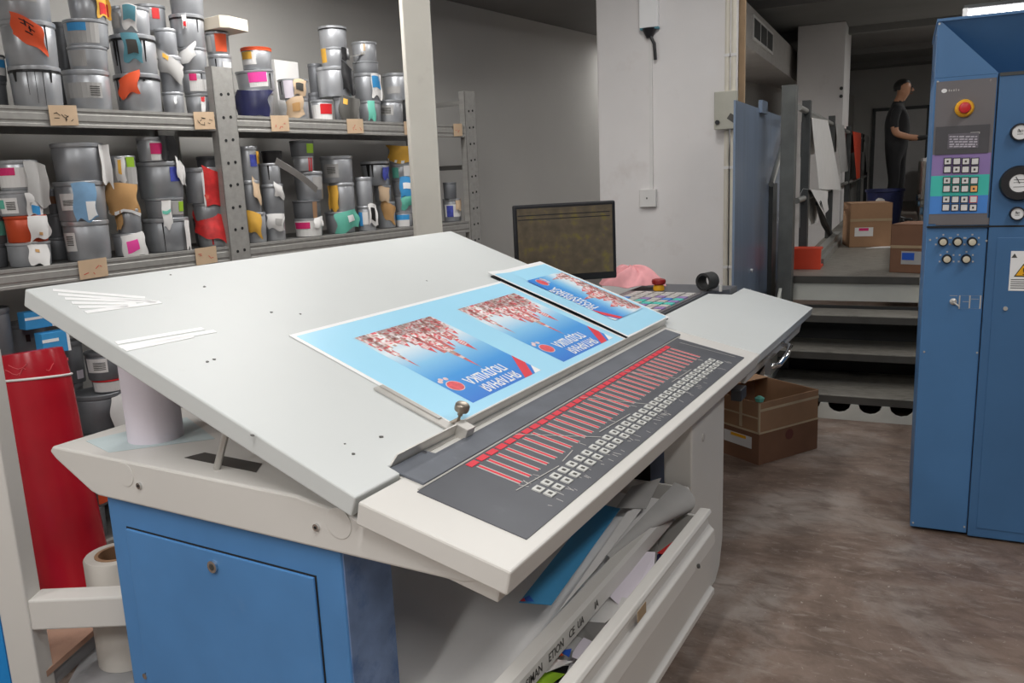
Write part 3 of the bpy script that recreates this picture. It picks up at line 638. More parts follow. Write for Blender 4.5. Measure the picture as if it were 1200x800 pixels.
# ================================================================== SHELVING
SH = thing('shelving_unit', 'long grey metal shelving unit with perforated uprights along the wall', 'shelving', M4=SHELF)
LV = {1: 1.90, 2: 1.283, 3: .53, 4: .07}
UPS = (-.33, 1.575, 3.475)
for ui, s0 in enumerate(UPS):
    for y0, y1, nm in ((-.012, .035, 'f'), (.47, .515, 'b')):
        up = MB().box((s0-.058, y0, 0), (s0+.058, y0+.004, 2.115)).box((s0-.058, y0, 0), (s0-.054, y1, 2.115)).box((s0+.054, y0, 0), (s0+.058, y1, 2.115)).obj('upright', 'metal', SH)
        if nm == 'f':
            mb = MB(); z = .1; k = 0
            while z < 2.08:
                mb.cyl((s0-.018, y0+.001, z), (s0-.018, y0-.0012, z), .0075, 8); mb.cyl((s0+.022, y0+.001, z+.004), (s0+.022, y0-.0012, z+.004), .0075, 8); z += .105
            h = mb.obj('punched_hole', 'hole', up); h['kind'] = 'stuff'
    mb = MB()
    for z in (.3, 1.0, 1.62, 2.04): mb.box((s0+.05, .03, z), (s0+.056, .48, z+.03))
    for z in (.3, 1.0, 1.62, 2.04): MB().box((s0+.048, .03, z), (s0+.056, .48, z+.03)).obj('end_brace', 'metal', SH)
for a, b in ((UPS[0]+.058, UPS[1]-.058), (UPS[1]+.058, UPS[2]-.058)):
    for lv, z in LV.items():
        c_poly = [(0, 0), (0, -.012), (.004, -.015), (.004, -.022), (0, -.026), (0, -.05), (.004, -.054), (.004, -.062), (0, -.066), (0, -.076), (.03, -.076), (.03, 0)]
        MB().prism(c_poly, a, b, lambda p, q, c, z=z: (c, p, z+q)).obj('front_beam', 'metal', SH)
        MB().box((a, .49, z-.07), (b, .51, z)).obj('back_beam', 'metal', SH)
        MB().box((a, .03, z-.02), (b, .49, z-.002)).obj('shelf_board', 'board', SH)
# handwritten tags on the beams: (pixel x, level, width px, strokes)
rt = random.Random(11)
for (xa, xb, lv) in ((57, 90, 1), (226, 250, 1), (316, 337, 1), (405, 424, 1), (472, 486, 1), (530, 540, 1), (90, 124, 2), (229, 254, 2)):
    sv = [(on_plane(x, {1: 135, 2: 305}[lv], S_O, S_N)-S_O).dot(S_S) for x in (xa, xb)]
    z = LV[lv]; p0_, p1_ = sv
    tg = MB().sheet(lambda u, v: (p0_+(p1_-p0_)*u, -.005-.002*math.sin(u*3), z-.072+.078*v+.004*u), 4, 2, .001).obj('shelf_tag', 'kraft', SH)
    mb = MB(); wd = p1_-p0_
    for k in range(9 if lv == 1 and xa < 250 else 4):
        cx = p0_+wd*rt.uniform(.18, .82); cz = z-.036+rt.uniform(-.016, .016); a = rt.choice([0, 1.57, .8, -.8])+rt.uniform(-.3, .3); l = wd*rt.uniform(.08, .2)
        d = V((math.cos(a)*l, 0, math.sin(a)*min(l, .02))); nn = V((-d.z, 0, d.x)).normalized()*.0013; c = V((cx, -.0085, cz))
        mb.add([c-d*.5-nn, c+d*.5-nn, c+d*.5+nn, c-d*.5+nn], [(0, 1, 2, 3)])
    mk = mb.obj('pen_mark', 'ink' if lv == 1 and xa < 250 else 'redb', tg); mk['kind'] = 'stuff'

# ------------------------------------------------------------------ ink cans
ORD = ['lowest', 'second', 'third', 'fourth', 'topmost']
NTH = ['first', 'second', 'third', 'fourth', 'fifth', 'sixth', 'seventh', 'eighth']
def ink_can(xl, xr, yb, yt, zb, e, look, deco, label, body='tin', lid='lid', lean=None):
    xc = (xl+xr)/2; th = math.cos(math.atan((xc-600)/F_PX)); ym = (yb+yt)/2
    p = on_plane(xc, ym, S_O-S_N*e, S_N); r = (xr-xl)*depth(p)/F_PX*th/2
    p = on_plane(xc, ym, S_O-S_N*(e+r), S_N); r = (xr-xl)*depth(p)/F_PX*th/2*.985
    h = (yb-yt)*(depth(p)-r*.9)/F_PX*1.0
    if zb is None: zb = on_plane(xc, yb, p-S_N*0, S_N).z
    ang = math.atan2(-p.y, -p.x)
    t = thing('ink_can', label, 'ink can', (p.x, p.y, zb), ang, 'ink cans on the shelves')
    if lean: t.rotation_euler = (rad(lean[0]), rad(lean[1]), ang)
    MB().lathe([(.90*r, 0), (.925*r, .03*h), (.955*r, .45*h), (.975*r, .84*h), (.955*r, .86*h), (.975*r, .885*h), (.965*r, .93*h)], 28).obj('body', body, t, smooth=40)
    MB().lathe([(.98*r, .895*h), (1.005*r, .90*h), (1.01*r, .93*h), (1.01*r, .985*h), (.985*r, h), (.945*r, h), (.93*r, .985*h), (.3*r, .982*h)], 28).obj('lid', lid, t, smooth=40)
    def rr(v): return (.905+.07*min(1, max(0, v)/.84))*r
    for di, d in enumerate(deco):
        k = d[0]; lo = .002+.0014*di
        if k == 'L':
            _, u0, u1, v0, v1, m = d; a0, a1 = math.asin(max(-1, min(1, u0))), math.asin(max(-1, min(1, u1)))
            MB().sheet(lambda a, b: ((rr(v0+(v1-v0)*b)+lo)*math.cos(a0+(a1-a0)*a), (rr(v0+(v1-v0)*b)+lo)*math.sin(a0+(a1-a0)*a), h*(v0+(v1-v0)*b)), 8, 2, .001).obj('label', m, t)
        elif k == 'B':   # bar code or text lines on a label
            _, u0, u1, v0, v1, m = d; mb = MB()
            for i in range(5):
                vv = v0+(v1-v0)*i/5; a0, a1 = math.asin(u0), math.asin(u1)
                mb.add([((rr(vv)+lo+.001)*math.cos(a0+(a1-a0)*q), (rr(vv)+lo+.001)*math.sin(a0+(a1-a0)*q), h*(vv+(v1-v0)*w_/11)) for w_ in (0, 1) for q in (0, .33, .66, 1)], [(0, 1, 5, 4), (1, 2, 6, 5), (2, 3, 7, 6)])
            mb.obj('print', m, t)['kind'] = 'stuff'
        elif k == 'C':
            _, u0, u1, v0, v1, m = d[:6]; sk = d[6] if len(d) > 6 else 0.; cb = d[7] if len(d) > 7 else .25; jr = random.Random(int(xl*7+yb))
            je = [jr.uniform(-.07, .07) for _ in range(8)]
            def fn(a, b):
                rg = (abs(2*a-1)**4)*.045*math.sin(b*8+xl); rb = ((1-b)**3)*.08*math.sin(a*8+yb)
                bb = b+rb; u = u0+(u1-u0)*(a+je[0]*2.2*(1-b)*(a-.3)+rg+je[0]*math.sin(b*4)*.8); v = v0+(v1-v0)*(bb+je[1]*math.sin(a*4)+3*je[2]*(a-.5)*(1-b))+sk*(a-.5)
                x = math.sqrt(max(.05, 1-min(1, abs(u)**2)))*.99
                return (r*x+.006+.01*math.sin(b*3+je[3]*20)+cb*r*.25*(1-b)**2, r*u, h*v)
            ob = MB().sheet(fn, 10, 10, .0012).obj('swatch_card', m, t, smooth=60)
            if len(d) > 8:
                def fn2(a, b, q=d[8]):
                    aa = q[0]+(q[1]-q[0])*a; bb = q[2]+(q[3]-q[2])*b; P = V(fn(aa, bb)); P.x += .0025; return P
                if d[8][4] == 'ink':
                    q0, q1, q2, q3, _m = d[8]
                    for (f0, f1, g0, g1) in ((.05, .95, .86, .95), (.35, .45, .55, 1.0), (.1, .4, .6, .68), (.6, .7, .3, .75), (.55, .95, .48, .56), (.3, .75, .1, .2)):
                        MB().sheet(lambda a, b: fn2(a, b, (q0+(q1-q0)*f0, q0+(q1-q0)*f1, q2+(q3-q2)*g0, q2+(q3-q2)*g1)), 3, 2, .0008).obj('pen_stroke', 'ink', ob)
                else: MB().sheet(fn2, 4, 4, .0008).obj('card_print', d[8][4], ob, smooth=60)
        elif k == 'D':
            _, u, v0, v1, wdt = d[:5]; a0 = math.asin(u); mb = MB()
            mb.sheet(lambda a, b: ((rr(v0+(v1-v0)*b)+.0015)*math.cos(a0+(a-.5)*wdt*(.4+.6*b)), (rr(v0+(v1-v0)*b)+.0015)*math.sin(a0+(a-.5)*wdt*(.4+.6*b)), h*(v0+(v1-v0)*b)), 2, 4, .001); mb.obj('ink_drip', 'ink', t)
        elif k == 'K':
            c0 = d[1] if len(d) > 1 else 'ink'; MB().lathe([(1.0*r, .84*h), (1.008*r, .845*h), (1.008*r, .895*h), (.99*r, .897*h)], 28, cap=False).obj('ink_ring', c0, t)
    return zb+h, p, r
W_ = 'paper'
PLACED = []
def can_spot(xl, xr, yb, yt, e):
    xc = (xl+xr)/2; th = math.cos(math.atan((xc-600)/F_PX)); ym = (yb+yt)/2
    p = on_plane(xc, ym, S_O-S_N*e, S_N); r = (xr-xl)*depth(p)/F_PX*th/2
    p = on_plane(xc, ym, S_O-S_N*(e+r), S_N); r = (xr-xl)*depth(p)/F_PX*th/2*.985
    return p, r, (yb-yt)*(depth(p)-r*.9)/F_PX
def stack(lv, nth, side, e, cans, back=False):
    best = None; e0 = e
    for st_ in range(24):                       # slide the stack inwards until it clears its neighbours
        ee = e0+.012*st_; z = LV[lv]; bad = 0.; sp = []
        for c in cans:
            op = c[6] if len(c) > 6 else {}; p, r, h = can_spot(*c[:4], ee+op.get('e', e0)-e0); sp.append((p, r, z, z+h)); z += h+.001
            if (p-S_O).dot(-S_N)+r > .63: bad += .5
            for (P, R, za, zb_) in PLACED:
                if z > za+.002 and z-h < zb_-.002: bad += max(0, R*1.01+r*1.01-math.hypot(p.x-P.x, p.y-P.y))
        if best is None or bad < best[0]-1e-6: best = (bad, ee, sp)
        if bad <= 1e-6: break
    de = best[1]-e0; e = best[1]; PLACED.extend(best[2])
    zb = LV[lv]; n = len(cans)
    for i, c in enumerate(cans):
        xl, xr, yb, yt, look = c[:5]; deco = c[5] if len(c) > 5 else []; op = c[6] if len(c) > 6 else {}
        pos = 'only' if n == 1 else ('topmost' if i == n-1 else ORD[i])
        where = {1: 'top shelf', 2: 'middle shelf', 3: 'low shelf', 4: 'bottom shelf'}[lv]
        sd = 'roll side' if side == 'L' else 'post side'
        if back: lab = f'{look}, {pos} behind {NTH[nth-1]} stack from upright, {where}, {sd}'
        else: lab = f'{look}, {pos} of {NTH[nth-1]} stack from upright, {where}, {sd}'
        if len(lab.replace('-', ' ').split()) > 16: lab = lab.replace('ink can', 'can')
        if len(lab.replace('-', ' ').split()) > 16: print('LONG', lab)
        z2, p, r = ink_can(xl, xr, yb, yt, zb, op.get('e', e0)+de, look, deco, lab, op.get('body', 'tin'), op.get('lid', 'lid'), op.get('lean'))
        zb = z2+.001
    return zb
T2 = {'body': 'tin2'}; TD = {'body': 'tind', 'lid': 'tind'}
# --- top shelf, red-roll side of the upright (counted from the upright)
stack(1, 1, 'L', .05, [(244, 273, 132, 97, 'plain silver ink can'), (244, 273, 96, 61, 'silver ink can with white sticker', [('L', .2, .9, .45, .75, W_), ('D', -.35, .4, .85, .12)]), (240, 269, 60, 35, 'small ink can with orange label', [('L', -.2, .75, .1, .9, 'orange'), ('L', -.95, -.5, .1, .8, 'greyp')])])
stack(1, 2, 'L', .04, [(217, 249, 132, 108, 'silver ink can with red dot tag', [('C', .15, .5, -.02, .88, W_, 0, .1, (.1, .9, .72, .98, 'redb'))]), (213, 244, 108, 82, 'ink can with magenta label', [('L', -.45, .85, .1, .62, W_), ('L', -.4, .15, .55, .85, 'magenta'), ('D', .55, .6, .85, .1)]), (209, 243, 82, 56, 'silver ink can with pointed white card', [('C', -1.0, .3, .35, 1.0, W_, .5, .2)]), (199, 241, 55, 18, 'grooved silver ink can with drip tag', [('K',), ('C', -.25, .0, .55, 1.0, W_, 0, .1, (.2, .8, .1, .45, 'redb')), ('D', .6, .45, .85, .08)]), (197, 239, 18, -22, 'tall dull silver ink can', [], T2)])
stack(1, 3, 'L', .05, [(190, 216, 131, 106, 'small silver ink can with clip', [('C', .1, .35, .45, .8, 'white')]), (186, 214, 105, 64, 'silver ink can with grey pointed card', [('C', -.95, 1.15, .4, .96, 'greyp', -.5, .3, (.2, .42, .72, .92, 'yellow'))], T2), (181, 208, 64, 34, 'plain dull ink can', [], T2), (156, 195, 33, 3, 'ink can with red sticker', [('L', .15, .6, .45, .85, 'red'), ('L', -.3, .1, .5, .8, 'greyp')], {'body': 'tin2', 'e': .14})])
stack(1, 4, 'L', .02, [(134, 190, 129, 85, 'ink can with torn orange card', [('C', -.78, .15, .42, .97, 'orange', .28, .2), ('D', -.85, .3, .88, .1), ('D', .3, .8, .9, .2), ('K',)]), (129, 185, 85, 41, 'black-dripped ink can with teal portrait card', [('C', -.42, .28, .3, 1.0, 'tealb', 0, .1, (.2, .8, .25, .75, 'dgrey')), ('D', -.8, .2, .9, .2), ('D', -.68, .0, .9, .12), ('D', .5, .3, .9, .1), ('D', .35, .6, .9, .08), ('K',)]), (129, 177, 41, 10, 'ink can with teal-edged card', [('C', -.4, .4, .15, 1.0, W_, 0, .1, (.1, .9, .35, .95, 'tealb')), ('L', -.92, -.55, .2, .75, 'greyp')])])
stack(1, 5, 'L', .03, [(74, 132, 129, 83, 'ink can with long barcode label', [('L', -.9, .6, .3, .68, 'greyp'), ('B', .1, .5, .36, .62, 'dgrey')]), (79, 128, 82, 55, 'ink can with pale faded label', [('L', -.85, -.1, .15, .8, 'greyp')]), (74, 129, 54, 24, 'ink can with blue-striped white label', [('L', -.85, .55, .1, .85, 'greyp'), ('L', -.8, .0, .55, .85, 'cyan')]), (79, 125, 23, -6, 'ink can with fruit picture tag', [('C', .5, 1.2, .1, 1.0, 'yellow', 0, .2, (.2, .8, .1, .6, 'red'))])])
stack(1, 6, 'L', .02, [(11, 75, 126, 78, 'large ink can with black drips', [('K',), ('D', -.75, .62, .86, .2), ('D', .6, .6, .86, .12), ('D', .0, .1, .86, .03), ('D', .3, .05, .84, .03), ('D', -.3, .3, .86, .03)]), (1, 69, 77, 26, 'large ink can with orange handwritten note', [('C', -.55, .5, .42, 1.0, 'orange', -.3, .15, (.25, .75, .35, .85, 'ink')), ('D', .62, .2, .95, .06)]), (-9, 61, 25, -24, 'large ink can with grey label', [('L', -.6, .5, .4, .9, 'greyp'), ('B', .1, .4, .5, .8, 'dgrey')])])
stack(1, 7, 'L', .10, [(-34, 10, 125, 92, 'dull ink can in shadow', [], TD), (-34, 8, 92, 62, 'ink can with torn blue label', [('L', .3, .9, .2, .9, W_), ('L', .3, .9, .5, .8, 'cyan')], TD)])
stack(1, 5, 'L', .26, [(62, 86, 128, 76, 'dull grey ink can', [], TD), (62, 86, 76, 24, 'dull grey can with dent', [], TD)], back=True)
# --- top shelf, white-post side
stack(1, 1, 'R', .04, [(276, 322, 135, 104, 'ink can wrapped in navy sheet', [('C', -1.0, .85, .0, 1.02, 'navy', -.05, .25)], T2), (277, 323, 103, 79, 'ink can with pink label', [('L', -.35, .65, .2, .85, W_), ('L', -.35, .6, .42, .88, 'pink'), ('D', .8, .1, .8, .12)], {'lean': (4, 3)}), (282, 319, 78, 53, 'can with orange rim, yellow label', [('K', 'orange'), ('L', -.9, -.05, .2, .75, W_), ('L', -.9, -.3, .45, .78, 'yellow')], {'lid': 'orangetin'})])
stack(1, 2, 'R', .05, [(335, 362, 138, 114, 'ink can with torn tan picture tag', [('C', -.95, .55, .05, 1.0, 'kraft', .3, .2, (.35, .8, .3, .7, 'brown'))]), (325, 362, 113, 91, 'ink can with tan picture card', [('C', .05, .85, .1, .92, 'kraft', 0, .2, (.2, .8, .3, .75, 'dgrey')), ('L', -.6, .0, .0, .9, 'lilac'), ('D', -.8, .2, .88, .15)])])
stack(1, 3, 'R', .03, [(364, 391, 140, 117, 'small white ink can with red label', [('L', -.9, .9, .02, .75, W_), ('L', -.15, .85, .3, .8, 'redb')])])
stack(1, 4, 'R', .05, [(391, 414, 141, 113, 'ink can with hanging dark picture card', [('C', -.4, 1.7, -.12, 1.0, 'dgrey', -.2, .3, (.2, .42, .7, .9, 'yellow'))]), (371, 413, 112, 78, 'plain ink can with black tag', [('C', .45, 1.1, .15, 1.05, 'blackc', -.3, .2)]), (376, 407, 77, 56, 'ink can with yellow torn label', [('L', -.98, -.6, .2, .95, 'yellow'), ('C', .6, 1.15, .3, 1.0, 'blackc')]), (373, 407, 55, 31, 'open-topped silver ink can', [('K',)])])
stack(1, 4, 'R', .22, [(361, 378, 139, 104, 'narrow dull ink can', [], TD), (361, 378, 104, 71, 'narrow dull ink can with rim', [], TD)], back=True)
stack(1, 5, 'R', .05, [(420, 447, 143, 118, 'ink can with teal tag', [('C', -.15, .45, .1, .98, 'teal', 0, .1)], T2), (414, 446, 117, 86, 'ink can with blue and white card', [('C', .35, 1.05, .1, .95, W_, 0, .2, (.1, .9, .4, .9, 'cyan'))], T2), (413, 444, 86, 73, 'short dented ink can', [], T2), (412, 442, 72, 50, 'ink can with rust drips', [('L', -.1, .1, .5, .85, 'kraft')])])
stack(1, 6, 'R', .04, [(440, 473, 145, 118, 'ink can with long grey label', [('L', -.75, .3, .35, .75, 'greyp'), ('B', -.6, .1, .42, .68, 'dgrey')]), (448, 483, 117, 86, 'ink can with domed lid and label', [('L', -.75, .2, .25, .5, 'greyp')])])
stack(1, 6, 'R', .27, [(470, 492, 145, 112, 'dull ink can', [], TD)], back=True)
# --- middle shelf, red-roll side
stack(2, 1, 'L', .03, [(231, 271, 291, 263, 'ink can with drip of red', [('L', -.15, -.05, .1, .8, 'redb'), ('C', -1.05, .95, .35, 1.45, 'red', -.45, .5)]), (226, 264, 262, 239, 'ink can behind torn red sheets', [], T2), (215, 260, 238, 197, 'ink can with big torn red sheet', [('C', .05, 1.85, -.12, .9, 'red', -.35, .6), ('C', -.0, .1, -.05, .9, 'white', 0, .5)], T2)])
stack(2, 2, 'L', .03, [(168, 224, 299, 260, 'wide ink can with black seam', [('D', -.12, .0, .88, .06), ('C', .8, 1.0, .05, .9, W_)], T2), (170, 217, 258, 235, 'ink can with green-striped tag', [('L', .35, .95, .15, .85, 'greyp'), ('L', .72, .95, .3, .8, 'green'), ('C', -.15, .32, -.45, .95, W_, 0, .1, (.05, .95, .5, .62, 'teal'))], T2), (160, 216, 233, 191, 'wide ink can with violet disc sticker', [('L', .45, .85, .45, .85, 'violet'), ('C', .75, 1.1, .4, 1.0, W_, -.3, .2)], T2), (160, 198, 190, 162, 'can with magenta label, black foil', [('L', -.15, .75, .05, .8, W_), ('L', -.15, .65, .3, .75, 'magenta'), ('C', .55, 1.5, .0, 1.05, 'blackc', 0, .3)])])
stack(2, 3, 'L', .04, [(133, 171, 304, 278, 'ink can with pink-scribbled card', [('C', -.45, .95, -.12, .98, W_, .15, .2, (.2, .7, .3, .75, 'pink'))]), (137, 167, 277, 249, 'ink can with brown tag', [('C', -1.05, -.5, .2, 1.0, 'brown', .2, .2)], T2), (126, 160, 248, 220, 'ink can behind large tan card', [('C', -1.1, 1.1, -.2, 1.05, 'brown', -.05, .3, (.0, 1, .0, .1, 'white')), ('L', .8, 1.0, .2, .8, 'teal')], T2), (128, 161, 219, 186, 'pale ink can with orange-barred tag', [('C', -.5, .2, .1, .95, W_, 0, .2, (.25, .6, .35, .95, 'yellow')), ('L', .3, .85, .55, .95, 'green'), ('L', -.95, .95, .0, .6, 'greyp')])])
stack(2, 4, 'L', .02, [(75, 132, 311, 265, 'large ink can with barcode label', [('L', -.95, -.5, .25, .72, W_), ('B', -.85, -.58, .4, .66, 'dgrey')], T2), (65, 127, 264, 218, 'large ink can with blue sky card', [('L', -.8, -.2, .28, .7, W_), ('B', -.7, -.3, .4, .55, 'dgrey'), ('C', -.3, .6, .0, .95, 'skyc', 0, .15, (.55, .98, .05, .5, 'white'))], T2), (61, 124, 217, 173, 'large ink can with white side flap', [('C', .85, 1.25, -.1, .95, W_, 0, .2)], T2)])
stack(2, 5, 'L', .03, [(9, 63, 318, 290, 'ink can with white punched card', [('C', -.05, .85, -.02, .95, W_, -.1, .2, (.35, .55, .55, .68, 'brown'))], T2), (6, 58, 288, 257, 'orange ink can with white card', [('C', .1, 1.0, .1, .97, W_, 0, .25, (.45, .6, .15, .28, 'brown'))], {'body': 'orangetin', 'lid': 'orangetin'}), (-3, 50, 256, 227, 'ink can with green barcode label', [('L', -.9, -.1, .1, .72, W_), ('L', -.9, -.7, .3, .65, 'teal'), ('B', -.6, -.2, .25, .6, 'dgrey'), ('C', .3, 1.05, -.05, .9, W_, 0, .2, (.3, .8, .05, .45, 'cyan'))]), (-3, 47, 226, 191, 'ink can with magenta barred label', [('L', -.98, .5, .1, .75, W_), ('L', -.98, -.15, .5, .75, 'magenta'), ('C', .35, 1.4, -.55, .9, 'greyp', -.1, .25)])])
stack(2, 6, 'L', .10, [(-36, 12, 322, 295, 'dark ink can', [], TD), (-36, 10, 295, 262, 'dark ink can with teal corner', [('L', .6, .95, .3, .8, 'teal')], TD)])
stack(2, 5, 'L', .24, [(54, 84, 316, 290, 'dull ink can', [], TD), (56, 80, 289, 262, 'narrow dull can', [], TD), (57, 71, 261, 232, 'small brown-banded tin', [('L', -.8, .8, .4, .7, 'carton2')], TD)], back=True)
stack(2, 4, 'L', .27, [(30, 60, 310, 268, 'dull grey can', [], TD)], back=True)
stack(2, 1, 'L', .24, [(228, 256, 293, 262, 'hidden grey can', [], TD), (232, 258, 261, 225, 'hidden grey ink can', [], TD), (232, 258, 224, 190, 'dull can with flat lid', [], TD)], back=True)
# --- middle shelf, white-post side
stack(2, 1, 'R', .03, [(285, 313, 286, 251, 'ink can with yellow tag', [('C', -.7, .6, .3, 1.02, 'yellow', -.15, .2)]), (282, 306, 249, 212, 'plain ink can with tan strip', [('C', .3, .95, .4, 1.02, 'kraft', -.25, .2)], T2), (279, 303, 210, 171, 'pale ink can with violet disc', [('L', .2, .85, .4, .75, 'violet'), ('C', .85, 1.1, .5, .85, 'yellow')])])
stack(2, 2, 'R', .03, [(310, 335, 282, 251, 'ink can with scribbled note', [('C', -.7, .95, .4, 1.0, W_, .0, .2, (.5, .9, .3, .7, 'greyp'))]), (307, 333, 249, 215, 'ink can with small torn tag', [('C', .2, .95, .55, 1.0, W_, -.2, .2)], T2), (305, 329, 214, 190, 'ink can with black drip', [('D', -.2, .2, .9, .2)]), (306, 331, 189, 175, 'black jar with white drip', [], {'body': 'ink', 'lid': 'black'})])
stack(2, 3, 'R', .04, [(345, 379, 278, 257, 'white ink can with magenta label', [('L', -.95, .9, .02, .88, W_), ('L', -.9, .1, .45, .8, 'magenta'), ('C', .4, 1.0, .5, 1.05, W_, .1, .2)]), (343, 377, 256, 235, 'dull ink can with rust stripe', [('L', .4, .7, .0, .9, 'carton')], TD), (345, 379, 233, 200, 'dull ink can with pale tag', [('L', .3, .95, .35, .8, 'greyp')], T2), (343, 368, 199, 182, 'ink can with red drip', [('L', .5, .6, .0, .9, 'redb'), ('L', .7, .8, .0, .9, 'redb')]), (339, 368, 181, 163, 'dark ink can with green label', [('L', .4, .95, .2, .8, 'green')], TD)])
stack(2, 4, 'R', .04, [(381, 417, 272, 247, 'ink can with torn mint card', [('C', -.3, 1.1, .1, 1.0, 'teal', .2, .2, (.55, .8, .4, .75, 'white'))], T2), (386, 416, 245, 212, 'ink can with orange leaf card', [('C', -1.1, -.3, .05, .92, 'yellow', 0, .2)]), (375, 414, 211, 180, 'wide ink can with printed label', [('L', -.8, .1, .2, .7, 'greyp'), ('B', -.6, -.1, .35, .6, 'dgrey')])])
stack(2, 5, 'R', .03, [(418, 441, 270, 241, 'can with blue label, portrait tag', [('L', -.75, .2, .25, .75, W_), ('L', -.75, -.4, .2, .75, 'cyan'), ('C', .3, 1.1, .2, 1.05, 'paper', 0, .1, (.25, .75, .2, .8, 'hair'))]), (416, 437, 240, 207, 'plain bright ink can')])
stack(2, 6, 'R', .10, [(441, 464, 267, 237, 'ink can with tan triangle card', [('C', -.4, .95, .3, 1.02, 'brown', -.5, .2)]), (438, 459, 236, 217, 'ink can with tan corner tag', [('C', -.4, .8, .05, .95, 'kraft', -.3, .2)], T2), (423, 457, 216, 188, 'black-dripped ink can with violet tag', [('K',), ('D', -.5, .2, .9, .3), ('D', -.2, .35, .9, .15), ('C', .5, .95, .25, .75, 'violet')])])
stack(2, 7, 'R', .05, [(463, 484, 265, 248, 'small ink can with blue band', [('L', -.9, .6, .45, .8, 'cyan'), ('L', -.9, .6, .0, .45, W_)]), (462, 486, 247, 227, 'ink can with green scrap', [('C', -.3, .7, .2, .9, 'teal', .2, .2)]), (459, 486, 226, 209, 'ink can with blue white card', [('C', -.3, 1.1, -.25, 1.1, 'cyan', -.1, .3, (.2, .8, .4, .7, 'white'))]), (458, 483, 208, 191, 'small ink can with teal label', [('L', -.9, -.3, .1, .8, 'teal'), ('L', .2, .9, .2, .9, W_)]), (455, 484, 190, 169, 'ink can with yellow cover', [('C', -1.0, 1.1, .1, 1.02, 'yellow', -.15, .3, (.0, 1, .0, .15, 'white'))])])
stack(2, 8, 'R', .06, [(519, 541, 256, 230, 'ink can with blue disc label', [('L', -.8, .9, .2, .75, W_), ('L', -.6, .1, .2, .7, 'violet'), ('C', .4, 1.0, .5, 1.0, 'kraft')], T2), (519, 535, 229, 210, 'small plain ink can', [], TD)])
# --- low shelf, in shade under the console edge
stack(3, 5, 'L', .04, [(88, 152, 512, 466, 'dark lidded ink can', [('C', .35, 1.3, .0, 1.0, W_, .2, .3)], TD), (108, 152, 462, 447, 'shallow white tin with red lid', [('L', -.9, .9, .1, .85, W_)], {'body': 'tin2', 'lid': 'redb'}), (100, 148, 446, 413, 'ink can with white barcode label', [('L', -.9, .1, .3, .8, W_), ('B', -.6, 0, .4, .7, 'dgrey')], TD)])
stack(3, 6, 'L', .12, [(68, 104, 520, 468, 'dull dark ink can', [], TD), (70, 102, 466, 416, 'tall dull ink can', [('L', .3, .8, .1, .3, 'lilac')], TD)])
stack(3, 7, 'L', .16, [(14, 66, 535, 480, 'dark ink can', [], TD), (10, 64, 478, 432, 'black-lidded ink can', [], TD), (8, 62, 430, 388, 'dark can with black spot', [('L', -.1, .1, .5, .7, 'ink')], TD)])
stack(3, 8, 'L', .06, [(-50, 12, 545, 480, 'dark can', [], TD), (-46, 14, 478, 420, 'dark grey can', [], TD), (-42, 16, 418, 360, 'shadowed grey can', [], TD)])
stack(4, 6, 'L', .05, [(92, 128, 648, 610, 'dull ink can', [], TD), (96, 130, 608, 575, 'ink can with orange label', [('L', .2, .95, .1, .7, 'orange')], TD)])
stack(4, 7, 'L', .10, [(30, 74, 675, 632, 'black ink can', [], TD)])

# ---- other things on the shelves
def shelf_xy(x, y, e): p = on_plane(x, y, S_O-S_N*e, S_N); return p
p = shelf_xy(333, 100, .30)
t = thing('white_carton', 'plain white carton standing behind the cans on the top shelf', 'carton', (p.x, p.y, 1.90), -S_A+rad(4))
MB().box((-.17, -.075, 0), (.02, .10, .33)).obj('box', 'paper', t, bevel=.003)
p = shelf_xy(259, 25, .08)
t = thing('cardboard_tray', 'cut beige cardboard piece resting on an orange-labelled can', 'cardboard', (p.x, p.y, 2.295), S_A*-1)
MB().prism([(-.09, -.07), (.08, -.07), (.10, -.03), (.07, .10), (-.08, .09)], 0, .055).obj('piece', mat('beige_cardboard', c8(206, 196, 180), .85, var=.06), t, bevel=.002)
p = shelf_xy(412, 30, .10)
t = thing('ink_knife', 'thin grey ink knife lying across an open silver can', 'ink knife', (p.x, p.y, 2.265), rad(95))
MB().box((-.11, -.008, .0), (.09, .008, .003)).box((.05, -.012, .0), (.12, .012, .012)).obj('blade', 'steel', t); t.rotation_euler = (0, rad(-12), rad(70))
a, b = shelf_xy(317, 189, .02), shelf_xy(365, 223, .0)
t = thing('grey_strip', 'long grey cardboard strip slanting between cans on the middle shelf', 'cardboard strip', (a+b)/2)
def stp(u, v): q = a.lerp(b, u); return q-(a+b)/2+V((.02*math.sin(u*3), 0, .03*(v-.5)))+S_N*(.02*v+.03)
MB().sheet(stp, 8, 2, .002).obj('strip', 'greyp', t)
p = shelf_xy(52, 405, .02)
for (x0, x1, y0, y1, e, lab) in ((31, 62, 362, 387, .06, 'blue and white printed carton leaning on the low-shelf cans'), (52, 80, 386, 416, .03, 'blue and white carton with white stripe below its twin')):
    a = shelf_xy(x0, y1, e); b = shelf_xy(x1, y0, e); wd = (b-a).dot(S_S); ht = b.z-a.z
    t = thing('small_carton', lab, 'carton', (a.x, a.y, a.z), math.atan2(S_S.y, S_S.x), 'blue cartons on the low shelf')
    MB().box((0, -.0, 0), (wd, .06, ht)).obj('box', 'cyan', t, bevel=.002)
    MB().box((.0, -.001, ht*.55), (wd*.6, 0, ht*.7)).box((wd*.9, -.001, 0), (wd, 0, ht)).obj('print', 'white', t)

